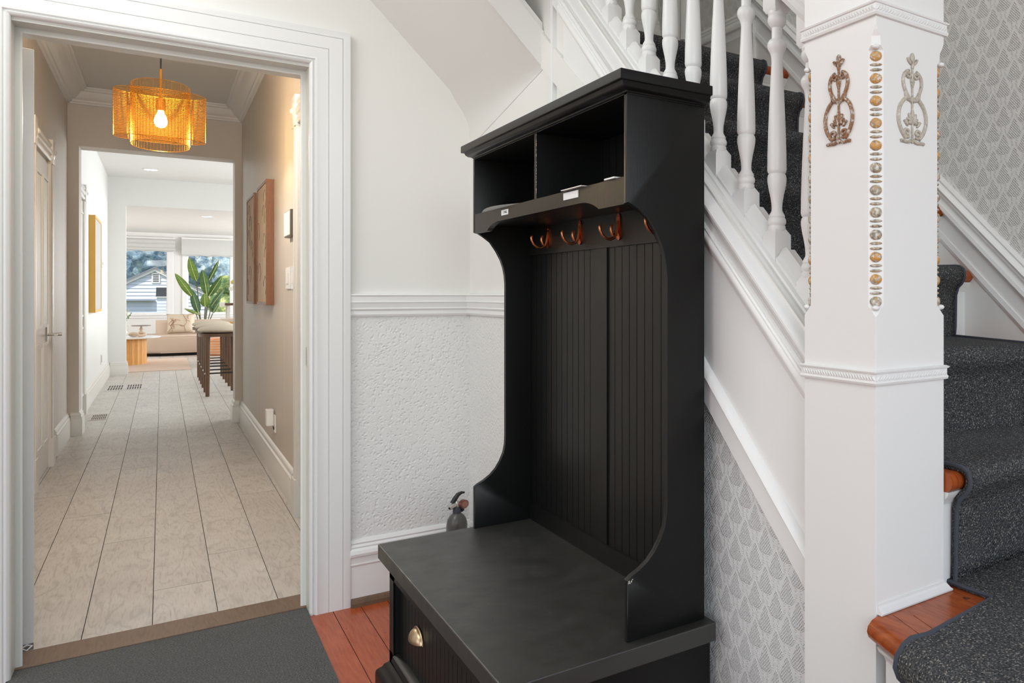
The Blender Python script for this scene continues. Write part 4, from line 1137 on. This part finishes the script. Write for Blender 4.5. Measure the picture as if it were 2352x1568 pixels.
canvas(6.259, 6.904, 'nearer of two tall brown framed line drawings on the hall wall', 1)
canvas(7.16, 7.81, 'farther of two tall brown framed line drawings on the hall wall', 2)
th = thing('wall_intercom', 'rectangular polished wall panel above the light switches beside the hall doorway', 'control panel', (XHR, 5.3, 1.6))
obj('housing', bx(XHR-.028, XHR, 5.15, 5.42, 1.53, 1.68, .003), flat('dark_bronze', (.12, .10, .07), .35), th)
obj('face_plate', bx(XHR-.031, XHR-.028, 5.16, 5.41, 1.537, 1.673), M_plastic, th)
def switch(nm, y0, y1, z0, z1, label, mat, cat='switch'):
    t = thing(nm, label, cat, (XHR, (y0+y1)/2, (z0+z1)/2))
    obj('switch_plate', bx(XHR-.008, XHR, y0, y1, z0, z1, .002), mat, t)
    obj('rocker', bx(XHR-.014, XHR-.008, lerp(y0, y1, .3), lerp(y0, y1, .7), lerp(z0, z1, .25), lerp(z0, z1, .75), .001), M_plastic, t)
switch('light_switch', 5.36, 5.56, 1.232, 1.36, 'white light switch on hall wall, farther from the doorway', M_plastic)
switch('dimmer_switch', 5.10, 5.31, 1.230, 1.36, 'polished metal dimmer plate on hall wall, nearer the doorway', M_mirror)
ol = thing('wall_outlet', 'white outlet with plugged-in night light low on the right hall wall', 'outlet', (XHR, 6.3, .35))
obj('outlet_plate', bx(XHR-.007, XHR, 6.14, 6.28, .285, .40, .002), M_plastic, ol)
obj('night_light', bx(XHR-.05, XHR-.007, 6.19, 6.26, .325, .435, .006), M_plastic, ol)
obj('socket_slot', bx(XHR-.0085, XHR-.007, 6.17, 6.25, .30, .318), M_ink, ol)

# kitchen wall art, thermostat, outlet
t = thing('yellow_canvas', 'tall canvas in a yellow wooden frame on the left wall past the hall', 'wall art', (XK, 12, 1.55))
bm = newbm(); y0, y1, z0, z1 = 11.42, 12.55, 1.0, 2.07
box(bm, XK, XK+.055, y0, y0+.03, z0, z1); box(bm, XK, XK+.055, y1-.03, y1, z0, z1); box(bm, XK, XK+.055, y0+.03, y1-.03, z0, z0+.03); box(bm, XK, XK+.055, y0+.03, y1-.03, z1-.03, z1)
obj('frame', bm, M_yellow, t); obj('canvas_sheet', bx(XK, XK+.05, y0+.03, y1-.03, z0+.03, z1-.03), M_artwhite, t)
t = thing('thermostat', 'small white thermostat on the wall right of the yellow framed canvas', 'thermostat', (XK, 13.4, 1.6)); obj('housing', bx(XK, XK+.03, 13.2, 13.55, 1.55, 1.64, .004), M_plastic, t); obj('display', bx(XK+.03, XK+.031, 13.28, 13.46, 1.58, 1.615), flat('lcd_grey', (.35, .37, .33), .3), t)
t = thing('low_outlet', 'small outlet low on the white wall below the thermostat', 'outlet', (XK, 13.6, .36)); obj('outlet_plate', bx(XK, XK+.007, 13.5, 13.75, .29, .42), M_plastic, t); obj('socket_slot', bx(XK+.007, XK+.009, 13.57, 13.68, .31, .40), flat('grey_socket', (.35, .35, .34), .4), t)
# downlights
def downlight(x, y, z, label):
    t = thing('recessed_downlight', label, 'ceiling light', (x, y, z), 'recessed ceiling lights')
    bm = newbm(); lathe(bm, [(.095, z-.001), (.095, z-.006), (.075, z-.008), (.07, z-.001)], x, y, 28); obj('trim_ring', bm, M_plastic, t, True)
    bm = newbm(); lathe(bm, [(.07, z-.004), (.07, z-.009)], x, y, 24); obj('lens', bm, M_down, t)
    l = bpy.data.lights.new('downlight_lamp', 'SPOT'); l.energy = 14; l.color = (1, .95, .87); l.spot_size = 2.1; l.spot_blend = .6; l.shadow_soft_size = .06
    lo = bpy.data.objects.new('downlight_lamp', l); C.objects.link(lo); lo.location = (x, y, z-.03)
downlight(-.12, 14.1, ZC, 'lit recessed downlight in the nearer white ceiling')
downlight(.615, 17.15, ZL, 'lit recessed downlight in the living room ceiling')

# floor vents
v = thing('floor_register', 'small metal floor register beside the left wall at the hall end', 'vent', (-.47, 10.2, 0))
obj('frame', bx(-.545, -.415, 9.93, 10.42, 0, .004), paint('beige_metal', (.50, .44, .37), .4), v)
for i in range(8):
    for j in range(2):
        obj('vent_slot', bx(-.525+i*.0135, -.518+i*.0135, 9.98+j*.2, 10.15+j*.2, .0035, .0048), M_vent, v)
v = thing('return_air_grille', 'large slotted wooden grille set flush in the floor planks', 'vent', (-.35, 13.2, 0))
obj('frame', bx(-.555, -.14, 12.83, 13.68, 0, .003), M_plank, v)
for g in range(2):
    for i in range(6):
        for j in range(2):
            x0 = -.53+g*.185+i*.0245
            obj('vent_slot', bx(x0, x0+.014, 12.93+j*.33, 13.2+j*.33, .0025, .0038), M_vent, v)

# ------------------------------------------------------------------ BAR STOOLS
def stool(yc, label):
    t = thing('bar_stool', label, 'stool', (.55, yc, 0), 'bar stools at the kitchen counter')
    xc = .55; hx, hy = .20, .30
    bm = newbm(); pts = [(xc+hx*1.08*math.copysign(abs(math.cos(a))**.55, math.cos(a)), yc+hy*1.05*math.copysign(abs(math.sin(a))**.55, math.sin(a))) for a in [2*PI*i/28 for i in range(28)]]
    prism(bm, pts, 'z', .70, .735); obj('seat_frame', bm, M_wood, t, 'auto')
    bm = newbm(); ellipsoid(bm, (xc, yc, .775), (hx*1.12, hy*1.05, .055), 24, 12)
    for q in bm.verts: q.co.z = max(q.co.z, .735)
    obj('seat_cushion', bm, M_seat, t, 'all')
    for sx in (-1, 1):
        for sy in (-1, 1):
            bm = newbm(); x_, y_ = xc+sx*.135, yc+sy*.27; tube(bm, [(x_, y_, .0), (x_, y_, .71)], [.020, .026], 12); obj('leg', bm, M_wood, t, True)
    for sy in (-1, 1):
        bm = newbm(); tube(bm, [(xc-.135, yc+sy*.27, .27), (xc+.135, yc+sy*.27, .27)], .009, 8); obj('foot_rail', bm, M_cord, t, True)
    bm = newbm()
    for sy in (-1, 1): ellipsoid(bm, (xc-.155, yc+sy*.27, .27), (.012, .012, .012), 8, 6)
    obj('rail_cap', bm, M_steel, t)
stool(11.69, 'padded walnut bar stool nearest the hallway'); stool(12.82, 'padded walnut bar stool in the middle of the row of three'); stool(13.9, 'padded walnut bar stool farthest from the hallway')

# ------------------------------------------------------------------ LIVING ROOM
tag(obj('living_rug', bx(-1.6, .36, 15.68, 18.6, 0, .012), M_rug), 'pale pink beige rug under the round coffee table', 'rug')
ct = thing('coffee_table', 'coffee table with orange fluted drum base and round top', 'table', (-.6, 17.4, 0))
bm = newbm(); n = 56; c0 = (-.60, 17.45)
pts = [(c0[0]+.40*math.cos(2*PI*i/n)*(1 if i % 2 else .972), c0[1]+.40*math.sin(2*PI*i/n)*(1 if i % 2 else .972)) for i in range(n)]
prism(bm, pts, 'z', .012, .45); obj('fluted_base', bm, M_honey, ct)
bm = newbm(); lathe(bm, [(.56, .45), (.585, .458), (.59, .468), (.585, .476)], c0[0], c0[1], 48); obj('table_top', bm, M_cer, ct, True)
cs = thing('cake_stand', 'small pedestal stand with turned stem on the coffee table', 'stand', (-.28, 17.6, .476))
bm = newbm(); lathe(bm, [(.055, .477), (.055, .484), (.02, .494), (.016, .51), (.03, .525), (.018, .54), (.028, .56), (.016, .575), (.03, .6), (.016, .62), (.014, .65)], -.28, 17.6, 20); obj('stem', bm, M_paleWood, cs, True)
bm = newbm(); lathe(bm, [(.12, .65), (.135, .654), (.135, .664), (.13, .667)], -.28, 17.6, 32); obj('plate', bm, flat('dark_plate', (.25, .2, .16), .4), cs, True)
tr = thing('knot_sculpture', 'pale wooden knot ornament lying on the coffee table', 'ornament', (-.42, 17.35, .476))
bm = newbm(); tube(bm, [(-.32+.08*math.cos(a)+.02*math.cos(3*a), 17.25+.09*math.sin(a), .522+.022*math.sin(2*a)) for a in [2*PI*i/24 for i in range(24)]], .022, 10, True); obj('knot_loop', bm, M_paleWood, tr, True)
vs = thing('pitcher_vase', 'white pitcher vase with thin branches on the coffee table', 'vase', (-.50, 17.3, .476))
bm = newbm(); lathe(bm, [(.035, .477), (.06, .50), (.075, .55), (.06, .61), (.035, .66), (.04, .70), (.045, .71)], -.52, 17.3, 20); obj('vase_body', bm, M_cer, vs, True)
bm = newbm(); tube(bm, [(-.48, 17.3, .69), (-.43, 17.3, .66), (-.435, 17.3, .59), (-.47, 17.3, .55)], .008, 8); obj('handle', bm, M_cer, vs, True)
for i in range(9):
    bm = newbm(); a = random.uniform(-.5, 1); h = random.uniform(.12, .26)
    p = [(-.52, 17.3, .69), (-.52+a*h*.35, 17.3+random.uniform(-.03, .03), .7+h*.5), (-.52+a*h*.8, 17.3+random.uniform(-.06, .06), .7+h)]
    tube(bm, p, .0025, 4)
    for k in range(5):
        q = Vector(p[1]).lerp(Vector(p[2]), k/4); ellipsoid(bm, q+Vector((random.uniform(-.012, .012), 0, random.uniform(-.01, .01))), (.011, .008, .011), 6, 4)
    obj('branch', bm, M_leafB if i % 3 else M_rib, vs)
# sofa
sf = thing('sofa', 'low rounded beige sofa in front of the windows', 'sofa', (.4, 20.1, 0))
def rounded(bm, x0, x1, y0, y1, z0, z1, r, n=8):
    pts = []
    for cx, cy, a0 in ((x1-r, y1-r, 0), (x0+r, y1-r, 90), (x0+r, y0+r, 180), (x1-r, y0+r, 270)): pts += arc(cx, cy, r, a0, a0+90, n)
    prism(bm, pts, 'z', z0, z1)
    es = [e for e in bm.edges if abs(e.verts[0].co.z-e.verts[1].co.z) < 1e-6]
    bmesh.ops.bevel(bm, geom=es, offset=min(.06, (z1-z0)*.4), segments=4, affect='EDGES', profile=.5); return bm
obj('seat_base', rounded(newbm(), -.52, 1.25, 19.35, 21.0, .06, .385, .5), M_fabric, sf, True)
obj('backrest', rounded(newbm(), -.10, 1.25, 20.55, 21.05, .30, .665, .22), M_fabric, sf, True)
obj('base_plinth', rounded(newbm(), -.35, 1.1, 19.5, 20.9, .0, .07, .4), M_ink, sf)
pw = thing('throw_pillow', 'cream throw pillow with squiggly brown lines on the sofa', 'pillow', (.31, 20.35, .39))
bm = newbm(); g = 14; top = {}
rot = Matrix.Rotation(math.radians(-18), 4, 'X')
for s in (1, -1):
    grid = []
    for i in range(g+1):
        row = []
        for j in range(g+1):
            u, v_ = i/g*2-1, j/g*2-1
            pinch = 1-.10*(abs(u*v_)**1.5)*0+.07*(u*u*v_*v_)
            th_ = s*.085*((1-u**4)*(1-v_**4))**.6
            q = rot @ Vector((u*.235*(1-.07*(1-abs(v_)**2)), th_, v_*.215*(1-.07*(1-abs(u)**2))))
            row.append(bm.verts.new(q+Vector((.305, 20.27, .60))))
        grid.append(row)
    for i in range(g):
        for j in range(g): bm.faces.new((grid[i][j], grid[i+1][j], grid[i+1][j+1], grid[i][j+1]))
bmesh.ops.remove_doubles(bm, verts=bm.verts, dist=.0005)
obj('cover', bm, M_seat, pw, 'all')
bm = newbm()
for k in range(11):
    u0 = random.uniform(-.8, .6); v0 = random.uniform(-.8, .8); a = random.random()*6; pts = []
    for i in range(10):
        u = max(-.9, min(.9, u0)); v_ = max(-.9, min(.9, v0))
        th_ = -.085*((1-u**4)*(1-v_**4))**.6-.002
        q = rot @ Vector((u*.235, th_, v_*.215)); pts.append(q+Vector((.305, 20.27, .60)))
        a += random.uniform(-.9, .9); u0 += .12*math.cos(a); v0 += .12*math.sin(a)
    tube(bm, pts, .0035, 4)
o = obj('stitched_line', bm, flat('tan_thread', (.34, .19, .10), .8), pw); o['kind'] = 'stuff'

# blinds
def blind(x0, x1, z0, z1, label, folds):
    t = thing('roman_blind', label, 'blind', ((x0+x1)/2, YB-.06, z0), 'roman blinds')
    bm = newbm(); n = 28; prof = []
    for i in range(n+1):
        s = i/n; z = lerp(z1, z0, s); prof.append((YB-.05-.03*abs(math.sin(s*PI*folds))-.02*s, z))
    back = [(YB-.035, z) for _, z in prof[::-1]]
    prism(bm, prof+back, 'x', x0, x1)
    obj('folded_fabric', bm, M_blind, t, 'auto')
    bm = newbm(); tube(bm, [(lerp(x0, x1, i/14), YB-.10, z0+.012*math.cos(i*1.3)) for i in range(15)], .008, 6); obj('hem', bm, M_blind, t, True)
    obj('headrail', bx(x0, x1, YB-.07, YB-.02, z1, z1+.03), M_plastic, t)
blind(-.78, .235, 2.17, 2.445, 'pale linen roman blind over the left living room window', 3)
blind(.345, 1.30, 2.085, 2.465, 'pale linen roman blind over the right living room window, above the plant', 1)

# bird of paradise plant
pt = thing('potted_plant', 'tall bird of paradise plant with broad green leaves behind the sofa', 'plant', (.72, 21.5, 0))
bm = newbm(); lathe(bm, [(.13, 0), (.17, .02), (.2, .3), (.21, .38), (.19, .38), (.185, .34)], .72, 21.6, 28); obj('pot', bm, M_cer, pt, True)
LV = [((.452, 2.0), (.581, 1.494), .165, M_leafA, -.10), ((.675, 1.732), (.755, 1.203), .17, M_leafB, -.22), ((.976, 1.951), (.807, 1.515), .085, M_leafB, .05),
      ((1.021, 1.6), (.792, 1.148), .145, M_leafB, -.12), ((.218, 1.652), (.502, 1.166), .15, M_leafA, -.05), ((.50, 1.31), (.62, .80), .16, M_leafC, .03),
      ((.719, 1.23), (.726, .928), .165, M_leafA, -.28), ((1.058, 1.295), (.85, .945), .12, M_leafC, .0), ((.374, .895), (.639, .765), .07, M_leafA, -.1), ((.999, 1.073), (.865, .779), .065, M_leafC, -.04)]
for (tx, tz), (bx_, bz), wd, mat, dy in LV:
    yy = 21.4+dy; T = Vector((tx, yy-.06, tz)); B = Vector((bx_, yy, bz)); ax = T-B; ln = ax.length; ax.normalize()
    side = Vector((ax.z, random.uniform(-.15, .15), -ax.x)).normalized(); nor = side.cross(ax)
    bm = newbm(); n = 12; rows = []
    for i in range(n+1):
        s = i/n; hw_ = wd*.5*(math.sin(PI*min(1, s*.97+.03)**.85))**.7 if 0 < i < n else .003
        c = B.lerp(T, s)+nor*(.05*math.sin(s*PI))
        rows.append([bm.verts.new(c+side*hw_*k+nor*(-.018*abs(k)*(1 if i % 2 else .8))) for k in (-1, -.5, 0, .5, 1)])
    for a, b in zip(rows, rows[1:]):
        for k in range(4): bm.faces.new((a[k], a[k+1], b[k+1], b[k]))
    bmesh.ops.solidify(bm, geom=bm.faces[:], thickness=.002)
    lf = obj('leaf', bm, mat, pt, 'all')
    bm = newbm(); tube(bm, [B.lerp(T, i/8)+nor*(.05*math.sin(i/8*PI))+nor*(-.004 if nor.y > 0 else .004) for i in range(9)], [.007-.0007*i for i in range(9)], 5)
    o = obj('midrib', bm, M_rib, lf, True); o.matrix_parent_inverse = Matrix.Identity(4)
    bm = newbm(); r0 = Vector((.72+(bx_-.72)*.25, 21.6, .36)); tube(bm, [r0, r0.lerp(B, .5)+Vector((0, .03, .02)), B], .0085, 6); obj('stalk', bm, M_stem, pt, True)

# bar-height table, cabinet, flowers and basket at the right of the living room
bt = thing('console_table', 'tall white legged table with a brown top near the right window', 'table', (1.1, 17.2, 0))
obj('table_top', bx(.862, 1.6, 17.0, 17.6, 1.005, 1.045), M_wood, bt)
obj('top_block', bx(.80, .865, 17.0, 17.3, .985, 1.06), M_cer, bt)
for x_, y_ in ((.9, 17.05), (1.55, 17.05), (.9, 17.5), (1.55, 17.5)): obj('leg', bx(x_, x_+.04, y_, y_+.04, 0, 1.005), M_cer, bt)
fv = thing('flower_vase', 'white vase of yellow and white blossoms on the brown topped table', 'vase', (1.03, 17.25, 1.045))
bm = newbm(); lathe(bm, [(.03, 1.046), (.045, 1.08), (.04, 1.15), (.025, 1.2), (.03, 1.22)], 1.04, 17.25, 16); obj('vase_body', bm, M_cer, fv, True)
for i in range(14):
    bm = newbm(); c = Vector((1.03+random.uniform(-.07, .09), 17.25+random.uniform(-.08, .08), 1.27+random.uniform(-.04, .26)))
    for k in range(5): ellipsoid(bm, c+Vector((.02*math.cos(k*1.257), 0, .02*math.sin(k*1.257))), (.018, .008, .018), 8, 5)
    obj('blossom', bm, flat('blossom_yellow', (.8, .55, .15), .7) if i % 4 == 0 else M_cer, fv)
cb = thing('low_cabinet', 'low cream cabinet with a wooden drawer behind the bar stools', 'cabinet', (1.1, 16.8, 0))
obj('body', bx(.80, 1.6, 16.5, 17.0, .06, .78), M_canvas, cb)
obj('drawer', bx(.86, 1.5, 16.485, 16.5, .60, .73), M_honey, cb)
obj('plinth', bx(.83, 1.57, 16.55, 16.95, 0, .06), M_canvas, cb)
bk = thing('woven_basket', 'orange woven basket on the floor right of the sofa', 'basket', (.9, 19.0, 0))
bm = newbm(); lathe(bm, [(.12, 0), (.16, .03), (.175, .2), (.16, .33), (.15, .33), (.15, .3)], .87, 19.0, 24); obj('basket_body', bm, M_orange, bk, True)
bm = newbm()
for z in (.05, .1, .15, .2, .25, .3): tube(bm, [(.87+.174*math.cos(2*PI*i/24), 19.0+.174*math.sin(2*PI*i/24), z) for i in range(24)], .008, 5, True)
obj('woven_ring', bm, M_paleWood, bk)

# ------------------------------------------------------------------ OUTSIDE
K = 80/34
def X8(x): return x*K
def Z8(z): return 1.2+(z-1.2)*K
hs = thing('neighbour_house', 'white clapboard house with gable vent seen through the left window', 'house', (-.4, 80, -8))
apx, apz = X8(-.183), Z8(2.084)
sl = .60; hwid = 3.4
bm = newbm(); prism(bm, [(apx-hwid, -8), (apx+hwid, -8), (apx+hwid, apz-sl*hwid), (apx, apz), (apx-hwid, apz-sl*hwid)], 'y', 80, 86); obj('wall', bm, M_siding, hs)
z = apz-.45; 
while z > -1.6:
    half = min(hwid, (apz-z-.28)/sl)
    bm = newbm(); prism(bm, [(79.93, z), (80, z), (80, z+.27), (79.985, z+.27)], 'x', apx-half, apx+half); obj('siding_board', bm, M_siding, hs); z -= .285
for s in (-1, 1):
    bm = newbm(); prism(bm, [(apx, apz+.0), (apx+s*(hwid+.2), apz-sl*(hwid+.2)), (apx+s*(hwid+.2), apz-sl*(hwid+.2)-.22), (apx, apz-.24)], 'y', 79.75, 79.95); obj('rake_board', bm, M_cer, hs)
    bm = newbm(); prism(bm, [(apx, apz+.12), (apx+s*(hwid+.35), apz-sl*(hwid+.35)+.12), (apx+s*(hwid+.35), apz-sl*(hwid+.35)), (apx, apz)], 'y', 79.6, 86.2); obj('roof', bm, M_roof, hs)
vx0, vx1, vz0, vz1 = X8(-.235), X8(-.085), Z8(1.62), Z8(1.90)
vt = obj('gable_vent', bx(vx0-.08, vx1+.08, 79.86, 79.95, vz0-.08, vz1+.08), M_cer, hs)
for i in range(5):
    zz = lerp(vz0, vz1, (i+.2)/5); o = obj('louvre', bx(vx0, vx1, 79.83, 79.87, zz, zz+.06), M_darkroof, vt); o.matrix_parent_inverse = Matrix.Identity(4)
# lower wing with dark roof, chimney-like box at right
obj('lower_roof', bx(X8(-1.2), X8(-.17), 79.4, 80, Z8(.985), Z8(1.01)), M_roof, hs)
wg = thing('garden_shed', 'small white shed with a dark roof in front of the neighbouring house', 'shed', (0, 70, -8))
k2 = 70/34
bm = newbm(); prism(bm, [(-.16*k2, 1.2+(1.125-1.2)*k2), (.30*k2, 1.2+(1.125-1.2)*k2), (.30*k2, 1.2+(1.436-1.2)*k2), (-.15*k2, 1.2+(1.436-1.2)*k2)], 'y', 69.9, 71); obj('dark_roof', bm, M_darkroof, wg)
obj('wall', bx(-.135*k2, .30*k2, 70, 71, -8, 1.2+(1.11-1.2)*k2), M_siding, wg)
obj('eave_board', bx(-.18*k2, .32*k2, 69.8, 70.1, 1.2+(1.10-1.2)*k2, 1.2+(1.125-1.2)*k2), M_cer, wg)
z = .8
while z > -1.5:
    obj('siding_board', bx(-.135*k2, .30*k2, 69.95, 70, z-.02, z+.17), M_siding, wg); z -= .22
tag(obj('ground', bx(-120, 160, 24, 260, -8.2, -8), M_ground), kind='structure')
def tree(x, y, z, r, mat, label, seed, group='trees on the hillside'):
    rnd = random.Random(seed)
    t = thing('tree', label, 'tree', (x, y, -8), group)
    bm = newbm()
    for i in range(16):
        a = rnd.uniform(0, 2*PI); rr = r*rnd.uniform(.2, .75); s = r*rnd.uniform(.28, .5)
        res = bmesh.ops.create_icosphere(bm, subdivisions=4, radius=s)
        c = Vector((x+rr*math.cos(a), y+rr*math.sin(a)*.6, z+rnd.uniform(-.6, .8)*r))
        for v in res['verts']: v.co = v.co*(1+rnd.uniform(-.07, .07)+.14*math.sin(v.co.x*3+i)*math.sin(v.co.z*3.7+i*2)*math.cos(v.co.y*3))+c
    obj('crown', bm, mat, t, 'all')
    bm = newbm(); tube(bm, [(x, y, -8), (x, y, z)], [r*.1, r*.05], 8); obj('trunk', bm, M_wood, t)
lbs = ['hazy blue green tree farthest left on the hillside behind the house', 'hazy tree behind the left slope of the gable roof', 'hazy tree behind the peak of the gable roof', 'hazy tree right of the gable roof', 'hazy tree behind the upper plant leaves', 'hazy tree high in the right window']
for i, lb_ in enumerate(lbs): tree(-11+i*7.5, 112+(i % 3)*24, 3.5+(i % 3)*2.2, 7, M_tree, lb_, i+3)
tree(5.1, 75, .6, 2.2, M_bush, 'sunlit yellow green bush behind the leaves at the right window', 21, 'bushes outside')
for o in bpy.data.objects:
    if '_w' in o: del o['_w']
